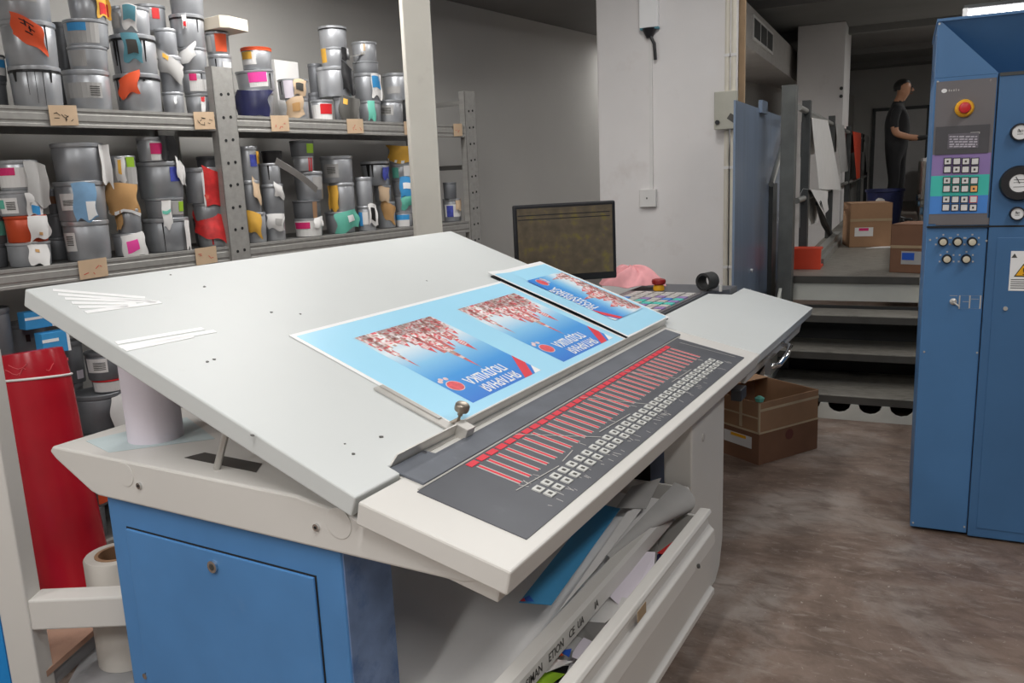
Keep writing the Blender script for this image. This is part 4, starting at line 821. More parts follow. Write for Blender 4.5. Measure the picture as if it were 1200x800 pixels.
# ================================================================== BY THE SHELVES
# white steel post between console and shelves
t = thing('steel_post', 'tall white square steel post standing between the console and the shelving', 'post', (-2.40, 3.41, 0), rad(42))
MB().box((-.066, -.066, 0), (.066, .066, CEIL)).obj('shaft', mat('white_post_paint', c8(214, 210, 200), .5, var=.03, dirt=(c8(186, 180, 172), .4, 6, .6)), t, bevel=.006)
MB().box((-.1, -.1, 0), (.1, .1, .012)).obj('base_plate', 'keygrey', t)
# red film roll leaning on the shelf
rb, rtp = V((-2.93, 1.70, .045)), V((-3.08, 1.735, .985))
ax = (rtp-rb).normalized(); RQ = ax.to_track_quat('Z', 'Y').to_matrix().to_4x4()
t = thing('film_roll', 'tall red plastic-wrapped roll tied with white string leaning on the shelving', 'film roll', M4=Matrix.Translation(rb) @ RQ)
LN = (rtp-rb).length; R0 = .128
def wrap(u, v):
    a = u*2*math.pi; r = R0*(1+.006*math.sin(5*a+v*3)+.004*math.sin(11*a)); z = v*LN
    if v > .9: r *= 1+.03*math.sin(a*13+v*40)*(v-.9)*10*.3
    return (r*math.cos(a), r*math.sin(a), z)
mb = MB(); prof = []
for i in range(22):
    z = LN*i/21; r = R0*(1+.012*math.sin(z*9)) if i < 19 else R0*(1.0, .985, .93)[i-19]; prof.append((r, z))
prof += [(R0*.8, LN+.004), (R0*.3, LN-.01)]
mb.lathe(prof, 36); mb.obj('wrapped_roll', 'redfilm', t, smooth=50)
MB().tube([(R0*1.02*math.cos(a), R0*1.02*math.sin(a), LN*.90+.012*math.sin(a*1+2)) for a in [2*math.pi*k/40 for k in range(41)]], .0045, 8).obj('string', 'paper', t)
mb = MB(); rr_ = random.Random(9)
for k in range(16):
    a = rr_.uniform(0, 6.28); z = LN*rr_.uniform(.915, .985); w_ = rr_.uniform(.15, .5)
    mb.tube([((R0*1.004)*math.cos(a+w_*i/4), (R0*1.004)*math.sin(a+w_*i/4), z+.012*math.sin(i+k)) for i in range(5)], .0016, 5)
o = mb.obj('film_crease', mat('film_crease', c8(214, 90, 96), .2, var=.1), t); o['kind'] = 'stuff'
# white frame of a trolley beside the console
RC = V((math.cos(rad(29.7)), math.sin(rad(29.7)), 0)); RF = V((-RC.y, RC.x, 0))
pb = V((-2.555, 1.262, 0)); TR = frame(pb, RC, RF, V((0, 0, 1)))
t = thing('trolley', 'white steel trolley frame with bright blue panel next to the console', 'trolley', M4=TR)
MB().box((-.008, -.04, 0), (.082, .04, 1.12)).obj('post', 'desk', t, bevel=.006)
MB().box((.08, -.035, .245), (.60, .045, .345)).obj('crossbar', 'desk', t, bevel=.006)
MB().box((-.50, -.042, .03), (-.008, -.02, .40)).obj('side_panel', 'cyanpaint', t)
MB().box((-.5, .0, .245), (-.008, .04, .33)).obj('crossbar', 'desk', t, bevel=.004)
MB().box((-.58, -.04, 0), (-.5, .04, 1.12)).obj('post', 'desk', t, bevel=.006)
# white paper roll with brown core standing behind the crossbar
wt_ = CAM+ray(136, 648)*2.74; wr = V((wt_.x, wt_.y, .005)); WH = wt_.z-.005
t = thing('paper_roll', 'white paper roll with brown cardboard core standing behind the trolley crossbar', 'paper roll', wr)
MB().lathe([(.1, 0), (.1, WH-.005), (.096, WH)], 32, cap=False).lathe([(.096, WH), (.066, WH)], 32, cap=False).obj('roll', mat('aged_white_paper', c8(206, 200, 192), .7, var=.05), t, smooth=40)
MB().lathe([(.066, .02), (.066, WH+.002), (.054, WH+.002), (.054, .02)], 28, cap=False).obj('core', 'carton', t, smooth=40)
# brown board raised on the floor with metal edge
pz = .085
pts = [at_z(*q, pz) for q in ((20, 634), (97, 688), (128, 722), (50, 790))]; pts[0] = pts[0]*1; c = sum(pts, V((0, 0, 0)))/4; c.z = 0
t = thing('floor_panel', 'pinkish brown flat panel low on the floor beside the shelving', 'panel', c)
a_, b_, c_, d_ = pts
mb = MB(); mb.prism([(p.x, p.y) for p in pts], pz-.02, pz); mb.obj('panel', 'wood', t, world=True)
mb = MB(); mb.prism([(p.x, p.y) for p in [c+(q-c)*.92 for q in pts]], 0, pz-.02); mb.obj('base', 'greysheet', t, world=True)
pts = [at_z(*q, .004) for q in ((80, 800), (112, 742), (150, 735), (160, 830))]; mb = MB().prism([(p.x, p.y) for p in pts], .0, .004); o = mb.obj('plastic_sheet', 'greysheet'); tag(o, 'grey plastic sheet lying on the floor by the paper roll', 'plastic sheet')

# ================================================================== COLUMN FITTINGS
def cpt(x, y, o=0.): q = on_plane(x, y, press_pt(0, cq-o), P_Q); return to_press(q)
def cbox(mb, x0, y0, x1, y1, d, d0=0.): a = cpt(x0, y0); b = cpt(x1, y1); mb.box((a[0], cq-d0-.0005, b[2]), (b[0], cq-d, a[2])); return mb
PM = thing('switch_box', 'white cable box with teal bottom edge high on the plastered column', 'cable box', M4=PRESS)
o = cbox(MB(), 751, -14, 773, 32, .05).obj('box', 'white', PM, bevel=.003)
cbox(MB(), 752, 31, 773, 34, .045).obj('bottom_edge', 'tealb', PM)
a = cpt(762, 34); mb = MB(); mb.tube([(a[0]+.005, cq-.02, a[2]), (a[0]+.01, cq-.03, a[2]-.05), (a[0]+.035, cq-.03, a[2]-.1), (a[0]+.04, cq-.025, a[2]-.2)], .011); mb.lathe([(.05, 0), (.02, -.06)], 14, (a[0], cq-.02, a[2])); mb.obj('cable', 'black', PM, smooth=50)
PM = thing('wall_outlet', 'small square white outlet box with thin vertical conduit on the column', 'outlet', M4=PRESS)
o = cbox(MB(), 751, 222, 770, 242, .035).obj('outlet_box', 'paper', PM, bevel=.003)
a = cpt(760, 232); MB().box((a[0]-.006, cq-.0355, a[2]-.006), (a[0]+.002, cq-.037, a[2]+.006)).obj('socket_slot', 'dgrey', o)
a = cpt(763, 44); b = cpt(764, 222); MB().box((b[0]-.011, cq-.0005, b[2]), (b[0]+.011, cq-.016, a[2])).obj('conduit', 'paper', PM)
PM = thing('junction_box', 'grey junction box with black knob and grey sticker on the column edge', 'junction box', M4=PRESS)
o = cbox(MB(), 840, 109, 866, 151, .085, .041).obj('box', mat('box_beige', c8(176, 174, 162), .5), PM, bevel=.004)
a = cpt(844, 144); MB().cyl((a[0], cq-.085, a[2]), (a[0], cq-.1, a[2]), .014).obj('knob', 'black', o)
a = cpt(861, 139); MB().box((-.028, -.001, -.02), (.028, .0, .02)).xf(Matrix.Translation((a[0], cq-.0852, a[2])) @ Matrix.Rotation(rad(35), 4, 'Y')).obj('sticker', 'dgrey', o)
# riser pipes (column edge)
a = cpt(856, 60)[0]; e = cr
for px_, r in ((852, .016), (859, .016)):
    q = cpt(px_, 200)[0]
    t = thing('riser_pipe', 'cream vertical pipe running down the column edge' + (' inside' if px_ == 852 else ' next to red valve'), 'pipe', M4=PRESS, group='riser pipes')
    MB().cyl((q, cq-.022, 0), (q, cq-.022, CEIL_HI), r, 14).obj('pipe', 'pipe', t, smooth=40)
    for z in (.9, 1.55, 2.25): MB().box((q-.017, cq-.001, z), (q+.017, cq-.039, z+.018)).obj('clip', 'paper', t)
t = thing('wood_strip', 'tan vertical batten behind the column edge', 'batten', M4=PRESS)
q0 = to_press(on_plane(865.5, 100, press_pt(0, cq+.44), P_Q))[0]; q1 = to_press(on_plane(872.5, 100, press_pt(0, cq+.44), P_Q))[0]
MB().box((q0, cq+.43, 0), (q1, cq+.47, CEIL_HI)).obj('batten', 'tan', t)
t = thing('water_valve', 'pipe valve with red and white collar and white tap at the column', 'valve', M4=PRESS)
vv = lambda x, y: (lambda g: V((g[0], cq-.05, g[2])))(to_press(on_plane(x, y, press_pt(0, cq-.05), P_Q)))
a, b = vv(868, 222), vv(868, 275)
MB().cyl((a.x, a.y, b.z), (a.x, a.y, a.z+.05), .02).obj('body', 'pipe', t, smooth=40)
for y in (224, 233): g = vv(868, y); MB().cyl((g.x, g.y, g.z-.014), (g.x, g.y, g.z+.014), .026).obj('collar', 'redb', t, smooth=40)
g = vv(872, 268); MB().cyl((g.x-.02, g.y, g.z), (g.x+.04, g.y-.02, g.z), .016).cyl((g.x+.03, g.y-.02, g.z), (g.x+.03, g.y-.02, g.z-.05), .008).obj('tap', 'paper', t, smooth=40)
g = vv(866, 300); MB().cyl((g.x-.02, g.y, g.z), (g.x+.04, g.y, g.z), .012).obj('handle', 'redb', t)
mb = MB(); mb.tube([vv(862, 327), vv(872, 326), vv(876, 316), vv(882, 317)], .012); mb.tube([vv(872, 324), vv(878, 340), vv(880, 350)], .012); mb.obj('hook_pipe', 'white', t, smooth=50)

# ================================================================== PLATFORM, STEPS, RAILING
PZ = .79
PF = thing('press_platform', 'worn grey steel platform with open steps leading up beside the press', 'platform', M4=PRESS)
xa, xb = -.83, .045
MB().box((-.845, 2.38, PZ-.05), (.09, 14.3, PZ)).obj('deck', 'step', PF)
MB().box((-.83, 2.385, .62), (.045, 2.40, PZ-.05)).obj('front_panel', 'pale', PF)
MB().box((-.83, 2.365, PZ-.045), (.045, 2.40, PZ+.001)).obj('nosing', 'dgrey', PF)
for z, q0, q1 in ((.58, 2.02, 2.42), (.365, 1.86, 2.42), (.15, 1.60, 2.25)):
    tr_ = MB().box((xa, q0, z-.045), (xb-.015, q1, z)).obj('tread', 'step', PF, bevel=.004)
    MB().box((xa, q0-.004, z-.05), (xb-.015, q0, z-.006)).obj('tread_edge', 'dgrey', tr_)
for x in (xa-.02, xb-.015): MB().prism([(1.58, 0), (1.58, .20), (2.33, PZ), (2.50, PZ), (2.50, 0)], x, x+.02, lambda a, b, c: (c, a, b)).obj('stringer', 'pale', PF)
sk = MB()
N_ = 5; w_ = (xb-xa)/N_
prof = [(xa, 0), (xb, 0), (xb, .10)]
for i in range(N_, 0, -1):
    cx = xa+w_*(i-.5)
    for a in range(0, 7): prof.append((cx+.065*math.cos(rad(a*30)), .10-.055*math.sin(rad(a*30))))
prof.append((xa, .10))
sk.prism(prof, 1.585, 1.60, lambda a, b, c: (a, c, b)); sk.obj('kick_plate', 'pale', PF)
MB().box((xa, 2.30, 0), (xb, 2.32, .6)).obj('riser_shade_sheet', 'rubber', PF)  # black sheet added as the shade behind the open risers
# side rail posts
RP = -.80
def rpt(x, y, p=RP): g = on_plane(x, y, press_pt(p, 0), P_P); return to_press(g)
RG = thing('guard_railing', 'dark steel railing of posts and two tubes along the platform', 'railing', M4=PRESS)
posts = [(945.5, 129.5), (975, 140), (995, 147), (1009, 152), (1022, 155.5), (1030.5, 159)]
qs = []
for x, y in posts:
    g = list(rpt(x, y)); g[1] = min(14.2, g[1]); qs.append((g[1], g[2])); MB().box((RP-.03, g[1]-.05, PZ), (RP+.03, g[1]+.05, 2.04)).obj('post', 'rail', RG)
qa, qb = rpt(936, 140)[1], min(14.2, qs[-1][0])
for z in (1.96, 1.30): MB().cyl((RP, qa, z), (RP, qb, z), .022, 12).obj('rail_tube', 'tube', RG, smooth=40)
PLq = rpt(928, 130)[1]
MB().box((RP-.06, PLq-.07, .0), (RP+.03, PLq+.07, 2.08)).obj('corner_pillar', mat('pillar_steel', c8(96, 98, 96), .5, .3, var=.15), RG)
# sheets hung over the rail
def hang(name, pix, m, label, cat, p=RP+.035):
    g = [rpt(x, y, p) for x, y in pix]; mb = MB(); n = len(g)
    t = thing(name, label, cat, M4=PRESS, group='sheets hung over the railing')
    def fn(u, v):
        a0 = V(g[0]).lerp(V(g[1]), u); a1 = V(g[3]).lerp(V(g[2]), u); q = a0.lerp(a1, v); q.x += .012*math.sin(u*9+v*2)*v+.02*v; return q
    MB().sheet(fn, 12, 8, .002).obj('front_fold', m, t, smooth=60)
    def fb(u, v):
        a0 = V(g[0]).lerp(V(g[1]), u); return (p+.0-.075*min(1, v*6), a0.y, a0.z+.012*math.sin(min(1, v*6)*3.1)-.35*max(0, v-.16))
    MB().sheet(fb, 6, 8, .002).obj('back_fold', m, t); return t
hang('hung_sheet', [(951, 138), (970, 141), (985, 223), (955, 221)], 'paper', 'large white sheet draped over the platform railing', 'sheet')
hang('hung_sheet', [(979, 145), (989, 147), (993, 200), (982, 203)], 'greyp', 'smaller grey sheet draped beside the large white one', 'sheet')
hang('hung_sheet', [(999.5, 154), (1009, 156), (1007, 207), (1001, 211)], 'orb', 'narrow orange strip hung over the railing', 'strip')
hang('hung_sheet', [(1013, 157), (1017.5, 159), (1017.5, 201), (1013.5, 202)], 'greyp', 'narrow pale sheet hung near the far end of the railing', 'sheet')
hang('hung_sheet', [(950, 222), (970, 224), (968, 240), (964, 256)], 'paper', 'crumpled white offcut below the large draped sheet', 'sheet', RP+.05)
g = [rpt(x, y) for x, y in ((951, 238), (958, 262), (968, 291))]
t = thing('rubber_hose', 'pair of black hoses drooping beneath the hung sheets', 'hose', M4=PRESS)
for d in (0, .12): MB().tube([(q[0]+.05, q[1]+d, max(q[2], PZ+.02)) for q in g], .022).obj('hose', 'rubber', t, smooth=50)
# blue guard panel beyond the column
GP = thing('safety_screen', 'tall blue translucent guard sheet in a steel frame beyond the column', 'safety screen', M4=PRESS)
gp = -.98
g0 = to_press(on_plane(873, 121, press_pt(gp, 0), P_P)); g1 = to_press(on_plane(922, 130, press_pt(gp, 0), P_P))
MB().box((gp-.012, g0[1]-.3, .25), (gp, g1[1], g0[2])).obj('sheet', 'guard', GP)
MB().box((gp-.02, g0[1]-.3, .1), (gp+.012, g1[1], .27)).obj('bottom_frame', 'rail', GP)
gm = to_press(on_plane(903, 250, press_pt(gp, 0), P_P)); gz = to_press(on_plane(903, 215, press_pt(gp, 0), P_P))[2]
MB().box((gp+.0, gm[1]-.11, 0), (gp+.03, gm[1]+.11, gz)).obj('frame_post', 'rail', GP)
a = to_press(on_plane(904, 216, press_pt(gp+.05, 0), P_P)); b = to_press(on_plane(929, 130, press_pt(gp+.05, 0), P_P))
MB().cyl(a, b, .02).obj('diagonal_bar', 'tube', GP, smooth=40)
mb = MB(); h0 = to_press(on_plane(893, 124, press_pt(gp, 0), P_P)); mb.box((gp-.005, h0[1]-.12, h0[2]-.05), (gp+.02, h0[1]+.12, h0[2]+.03)); mb.obj('hanging_lug', 'guard', GP)
# things on the platform
def on_deck(x, y): return to_press(at_z(x, y, PZ))
a = on_deck(936, 316); b = on_deck(962, 315)
t = thing('orange_channel', 'short orange-red painted steel channel at the platform edge', 'steel channel', M4=PRESS)
MB().box((a[0]-.12, a[1]+.02, PZ+.001), (b[0], a[1]+.06, PZ+.155)).box((a[0]-.12, a[1]+.06, PZ+.001), (b[0], a[1]+.25, PZ+.02)).box((a[0]-.12, a[1]+.06, PZ+.14), (b[0], a[1]+.2, PZ+.155)).obj('channel', 'orb', t)
t = thing('steel_bar', 'grey steel bar lying along the platform behind the orange channel', 'steel bar', M4=PRESS)
MB().box((b[0]-.12, a[1]+.3, PZ+.001), (b[0]+.0, a[1]+2.6, PZ+.05)).box((b[0]-.09, a[1]+.3, PZ+.05), (b[0]-.03, a[1]+2.6, PZ+.09)).obj('bar', 'tube', t)
def carton(pix, z, hgt, dp, m, label, rz=0., lab=None):
    a = at_z(*pix[0], z); b = at_z(*pix[1], z); d = (b-a); d.z = 0; w_ = d.length; ang = math.atan2(d.y, d.x)+rz
    t = thing('carton', label, 'carton', (a.x, a.y, z+.001), ang)
    MB().box((0, 0, 0), (w_, .004, hgt)).box((0, dp-.004, 0), (w_, dp, hgt)).box((0, 0, 0), (.004, dp, hgt)).box((w_-.004, 0, 0), (w_, dp, hgt)).box((0, 0, 0), (w_, dp, .004)).obj('box', m, t)
    return t, w_
t, w_ = carton(((995, 290), (1044, 289)), PZ, .40, .4, 'carton', 'open brown carton with pink-white label on the platform')
MB().box((.0, 0, .395), (w_, .4, .40)).obj('flap', 'carton', t); MB().box((w_*.12, -.002, .1), (w_*.56, 0, .18)).obj('label', 'paper', t); MB().box((w_*.22, -.003, .15), (w_*.45, -.002, .175)).obj('label_print', 'magenta', t); MB().box((0, -.002, .235), (w_, 0, .26)).obj('tape', 'tape', t)
t, w_ = carton(((1042, 319), (1090, 321)), PZ, .335, .35, 'carton2', 'dark brown carton with blue label at the top of the steps')
MB().box((0, 0, .33), (w_, .35, .335)).obj('flap', 'carton2', t); MB().box((w_*.28, -.002, .06), (w_*.85, 0, .15)).obj('label', 'greyp', t); MB().box((w_*.3, -.003, .09), (w_*.6, -.002, .14)).obj('label_print', 'dblue', t); MB().box((0, -.002, .17), (w_, 0, .19)).obj('tape', 'tape', t)
a = at_z(1033, 290, PZ); t = thing('white_offcut', 'white paper offcut lying on the deck between the two cartons', 'paper', (a.x, a.y, PZ+.001)); MB().prism([(-.12, -.1), (.14, .0), (.14, .3)], .0, .004).obj('leaf', 'paper', t)
a = on_deck(1036, 266); bk = press_pt(a[0], a[1]-.3, PZ+.001)
t = thing('bucket', 'navy blue plastic bucket with pale emblem behind the brown carton', 'bucket', bk)
BR = 21*depth(bk)/F_PX; BH = 46*depth(bk)/F_PX
MB().lathe([(BR*.78, 0), (BR*.97, BH*.93), (BR*1.03, BH*.94), (BR*1.03, BH), (BR*.95, BH), (BR*.9, BH*.5)], 28).obj('body', 'bucket', t, smooth=40)
d = (CAM-bk); d.z = 0; an = math.atan2(d.y, d.x)-.25; mb = MB()
mb.add([((BR*.93+.006)*math.cos(an+.28*math.cos(q)), (BR*.93+.006)*math.sin(an+.28*math.cos(q)), BH*.7+.06*BH*1.6*math.sin(q)) for q in [k*.628 for k in range(10)]], [tuple(range(10))]); mb.obj('emblem', 'keygrey', t)

# ---- press units at the far side
PU = thing('printing_press', 'pale grey printing press units lined up beyond the platform', 'printing press', M4=PRESS)
for i, q in enumerate((6.3, 8.6, 10.9, 13.0)):
    u = MB().box((.12, q, 0), (2.2, q+1.0, 1.55)).obj('unit_body', 'pale', PU, bevel=.03)
    MB().cyl((.14, q-.25, 1.35), (2.1, q-.25, 1.35), .24, 28).obj('white_cylinder', 'paper', PU, smooth=40)
    MB().box((.10, q-.5, 1.0), (2.1, q, 1.05)).obj('feed_table', 'tube', PU)
    MB().cyl((.10, q-.4, .92), (2.1, q-.4, .92), .05, 14).obj('guide_bar', 'skyc', PU, smooth=40)
    MB().box((.13, q-.5, PZ-.2), (2.1, q, .86)).obj('lower_guard', 'pale', PU)
MB().box((.16, 3.2, 0), (2.2, 5.0, 1.25)).obj('delivery_body', 'pale', PU, bevel=.02)
# ---- ventilation duct
DU = thing('air_duct', 'grey rectangular ventilation duct with grille under the ceiling', 'duct', M4=PRESS)
a = to_press(at_z(874, 42, 2.45))
d0 = V(to_press(on_plane(870, 55, press_pt(0, 5.0), P_Q))); d1 = V(to_press(on_plane(936, 98, press_pt(0, 8.5), P_Q)))
dx = d0.x
MB().box((dx-.6, 4.0, d0.z), (dx+.05, 13.5, d0.z+.4)).obj('duct_body', 'keygrey', DU)
gr = MB().box((dx+.05, 5.2, d0.z+.09), (dx+.07, 6.6, d0.z+.33)).obj('grille_frame', 'paper', DU)
for k in range(3): MB().box((dx+.068, 5.26+.44*k, d0.z+.12), (dx+.074, 5.64+.44*k, d0.z+.30)).obj('grille_opening', 'rail', gr)

# ================================================================== PRESS CABINET
CB = thing('press_cabinet', 'tall blue press control cabinet with grey keypad panel and gauges', 'control cabinet', M4=PRESS)
def pz_(x, y, q=0.): g = to_press(on_plane(x, y, press_pt(0, q), P_Q)); return g[0], g[2]
def cbx(x0, y0, x1, y1, d=.003, base=0.): a, b = pz_(x0, y0), pz_(x1, y1); return MB().box((a[0], base, b[1]), (b[0], base-d, a[1]))
PW = .216; ZT = 2.072; ZC = 1.86
MB().box((0, 0, .015), (PW-.003, .7, ZC)).obj('body', 'pblue', CB, bevel=.003)
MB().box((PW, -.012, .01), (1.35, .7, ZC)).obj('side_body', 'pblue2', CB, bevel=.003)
MB().box((PW-.003, .004, .02), (PW, .1, ZC)).obj('panel_gap', 'hole', CB)
# sloping hood: front triangle plus recessed slope, its shade painted in a darker blue
mb = MB(); mb.add([(0, 0, ZC), (PW-.002, 0, ZC), (.01, 0, ZT-.005), (0, 0, ZT-.005), (0, .7, ZC), (0, .7, ZT-.005), (PW-.002, .16, ZC), (PW-.002, .7, ZC), (.01, .7, ZT-.005)], [(0, 1, 2, 3), (0, 3, 5, 4), (1, 6, 2)]); mb.obj('hood_front', 'pblue', CB)
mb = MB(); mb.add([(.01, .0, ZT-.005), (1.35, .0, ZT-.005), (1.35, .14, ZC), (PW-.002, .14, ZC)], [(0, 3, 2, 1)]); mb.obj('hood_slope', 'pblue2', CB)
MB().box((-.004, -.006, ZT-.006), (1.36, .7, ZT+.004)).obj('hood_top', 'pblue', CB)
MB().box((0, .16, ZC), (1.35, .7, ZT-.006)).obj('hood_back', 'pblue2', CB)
MB().box((PW, -.016, ZC-.012), (1.35, -.012, ZC)).obj('top_edge', 'rail', CB)
gpn = MB().box((.006, -.003, 1.302), (PW-.008, 0, 1.845)).obj('control_panel', 'gpanel', CB)
cbx(1097, 256, 1161, 263, .004).obj('panel_foot', 'gpanel', CB)
zr = [pz_(1130, y)[1] for y in (180, 205, 229, 250)]
for m, z1, z0 in zip(('vio', 'turq', 'azur'), zr[:-1], zr[1:]): MB().box((.006, -.0045, z0), (PW-.010, -.003, z1)).obj('colour_field', m, gpn)
dsp = cbx(1097, 149, 1158, 179, .008).obj('display_bezel', mat('bezel_grey', c8(78, 76, 80), .4), gpn)
cbx(1111, 157, 1146, 173, .0095).obj('display_screen', mat('lcd_grey', c8(108, 104, 112), .3, var=.1), dsp)
mb = MB()
rs = random.Random(4)
for i, yy in enumerate((159.5, 162.5, 165.5, 168.5, 171)):
    x = 1112.5
    while x < 1144:
        wv = rs.uniform(2, 6); a, b = pz_(x, yy), pz_(min(1145, x+wv), yy+1.3); mb.box((a[0], -.0095, b[1]), (b[0], -.0102, a[1])); x += wv+rs.uniform(.6, 2)
o = mb.obj('display_text', mat('lcd_text', c8(196, 190, 200), .4), dsp); o['kind'] = 'stuff'
a, b = pz_(1137, 155), pz_(1148, 156.5); MB().box((a[0], -.008, b[1]), (b[0], -.009, a[1])).obj('display_caption', 'keygrey', dsp)
# maker's mark and lettering, unreadable strokes at this size
mb = MB(); a = pz_(1106.5, 106.5)
mb.add([(a[0]+.010*math.cos(q), -.0036, a[1]+.008*math.sin(q)) for q in [k*.628 for k in range(10)]], [tuple(range(10))]); mb.obj('maker_mark', 'white', gpn)
mb = MB()
for k, (w_, h_) in enumerate(((.006, .008), (.005, .006), (.006, .007), (.004, .009), (.006, .006))): mb.box((a[0]+.015+.008*k, -.003, a[1]-.004), (a[0]+.015+.008*k+w_*.7, -.0038, a[1]-.004+h_))
mb.obj('maker_lettering', 'keygrey', gpn)['kind'] = 'stuff'
a = pz_(1130, 127)
eb = MB().lathe([(.033, 0), (.033, .012), (.028, .02)], 28, M4=frame((a[0], -.003, a[1]), V((1, 0, 0)), V((0, 0, 1)), V((0, -1, 0)))).obj('emergency_collar', 'yel', gpn, smooth=40)
MB().lathe([(.012, .018), (.02, .024), (.021, .036), (.018, .044), (.01, .046)], 24, M4=frame((a[0], -.003, a[1]), V((1, 0, 0)), V((0, 0, 1)), V((0, -1, 0)))).obj('emergency_button', 'redb', eb, smooth=40)
for j, y in enumerate((189, 198.5, 211.5, 221, 233.5, 243)):
    for i in range(4):
        x = 1110.5+10.6*i-j*.45; a = pz_(x, y); s_ = .0108
        fr_ = MB().box((a[0]-s_-.003, -.0045, a[1]-s_-.003), (a[0]+s_+.003, -.009, a[1]+s_+.003)).obj('key_bezel', 'redb' if (j, i) == (4, 3) else 'black', gpn)
        MB().box((a[0]-s_, -.009, a[1]-s_), (a[0]+s_, -.014, a[1]+s_)).obj('key_cap', mat('amber_key', c8(244, 178, 108), .4) if (j, i) == (3, 3) else 'paper', fr_)
        if (i+j) % 2 == 0: MB().box((a[0]-.004, -.014, a[1]-.004), (a[0]+.003, -.0145, a[1]+.004)).obj('key_print', 'dgrey', fr_)
KF = lambda a: frame((a[0], 0, a[1]), V((1, 0, 0)), V((0, 0, 1)), V((0, -1, 0)))
for x, y in ((1105, 283), (1122, 283), (1139, 283), (1109.5, 303), (1132, 303)):
    a = pz_(x, y); kn = MB().lathe([(.018, 0), (.018, .012), (.015, .016), (.0145, .026)], 22, M4=KF(a)).obj('rotary_knob', 'black', CB, smooth=40)
    MB().lathe([(.0125, .026), (.0125, .03), (.009, .031)], 18, M4=KF(a)).obj('knob_cap', mat('cream_cap', c8(206, 198, 176), .4), kn, smooth=40)
    mb = MB()
    for q in (-2.0, -1.0, 0, 1.0, 2.0): c = V((a[0]+.027*math.sin(q), -.0005, a[1]+.027*math.cos(q))); mb.box(c-V((.003, .0008, .003)), c+V((.003, 0, .003)))
    o = mb.obj('scale_marks', 'keygrey', kn); o['kind'] = 'stuff'
a = pz_(1117, 353); sw = MB().lathe([(.013, 0), (.013, .008), (.006, .012), (.006, .02)], 16, M4=KF(a)).obj('toggle_switch', 'steel', CB, smooth=40)
MB().cyl((a[0], -.018, a[1]), (a[0]+.022, -.03, a[1]-.016), .0035).obj('lever', 'steel', sw)
mb = MB()
for (x0, y0, x1, y1) in ((1124, 346, 1149, 346.6), (1124, 361, 1149, 361.6), (1124, 346, 1124.6, 361.6), (1148.5, 346, 1149.1, 361.6), (1136, 346, 1136.6, 361), (1113, 346, 1122, 346.6), (1128, 353, 1136, 353.6), (1138, 350, 1147, 350.6)):
    a, b = pz_(x0, y0), pz_(x1, y1); mb.box((a[0], -.0002, b[1]), (b[0], -.001, a[1]))
o = mb.obj('wiring_print', 'keygrey', CB); o['kind'] = 'stuff'
a, b = pz_(1091, 262), pz_(1161, 266); MB().box((.0, -.002, b[1]), (1.35, -.0125, b[1]+.007)).obj('seam', 'hole', CB)
for x, y in ((1101, 28), (1099, 96), (1161, 94), (1090, 281), (1156, 282), (1070, 612), (1130, 617), (1083, 412), (1145, 413)): a = pz_(x, y); MB().cyl((a[0], 0, a[1]), (a[0], -.003, a[1]), .004, 10).obj('screw', 'steel', CB)
FQ = -.012
def gauge(x, y, r, nm, dark=False):
    a = pz_(x, y, FQ); F4 = frame((a[0], FQ, a[1]), V((1, 0, 0)), V((0, 0, 1)), V((0, -1, 0)))
    g = MB().lathe([(r, 0), (r, .02), (r*.92, .028), (r*(.55 if dark else .82), .028), (r*(.5 if dark else .8), .018)], 32, M4=F4).obj(nm, 'black', CB, smooth=40)
    MB().lathe([(r*(.5 if dark else .82), .016), (r*(.5 if dark else .8), .022)], 28, M4=F4).obj('dial', 'white', g, smooth=40)
    mb = MB()
    for q in (-.8, .2, .8): mb.box((-r*.3, r*.25*q-.0012, .022), (r*.3, r*.25*q+.0008, .0226))
    mb.xf(F4).obj('dial_print', 'dgrey', g)['kind'] = 'stuff'
    MB().box((-.0012, -.001, .0226), (.0012, r*.42, .024)).xf(F4 @ Matrix.Rotation(.5, 4, 'Z')).obj('needle', 'ink', g)
gauge(1195, 155, .033, 'round_dial'); gauge(1194, 214.5, .066, 'pressure_regulator', True); gauge(1191.5, 250, .026, 'small_gauge')
FQ0 = FQ; FQ = FQ0-.0042
a, b = pz_(1185, 294, FQ), pz_(1213, 341, FQ)
wl = MB().box((a[0], FQ, b[1]), (b[0], FQ-.001, a[1])).obj('warning_label', 'white', CB, bevel=.0004)
cxm = (a[0]+b[0])/2; zt = a[1]
def tri(mb, cx, cz, s_, y): mb.add([(cx-s_, y, cz-s_*.8), (cx+s_, y, cz-s_*.8), (cx, y, cz+s_*.9)], [(0, 1, 2)])
mb = MB(); tri(mb, a[0]+.012, zt-.018, .010, FQ-.0013); mb.obj('warning_triangle', 'dgrey', wl)
mb = MB(); tri(mb, cxm, zt-.075, .030, FQ-.0013); mb.obj('warning_triangle', 'ink', wl); mb = MB(); tri(mb, cxm, zt-.0755, .024, FQ-.0016); mb.obj('warning_triangle', 'yel', wl)
mb = MB(); text_into(mb, '!', frame((cxm-.004, FQ-.0018, zt-.092), V((1, 0, 0)), V((0, 0, 1)), V((0, -1, 0))), .04); mb.obj('exclamation', 'ink', wl)
mb = MB()
for k in range(5): mb.box((a[0]+.006, FQ-.0014, zt-.112-.008*k), (b[0]-.006, FQ-.001, zt-.109-.008*k))
mb.obj('warning_text', 'dgrey', wl)['kind'] = 'stuff'
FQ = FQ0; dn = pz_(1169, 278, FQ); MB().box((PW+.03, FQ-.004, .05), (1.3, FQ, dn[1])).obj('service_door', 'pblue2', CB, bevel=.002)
a = pz_(1178, 361, FQ); MB().cyl((a[0], FQ-.004, a[1]), (a[0], FQ-.012, a[1]), .008).obj('door_latch', 'steel', CB)

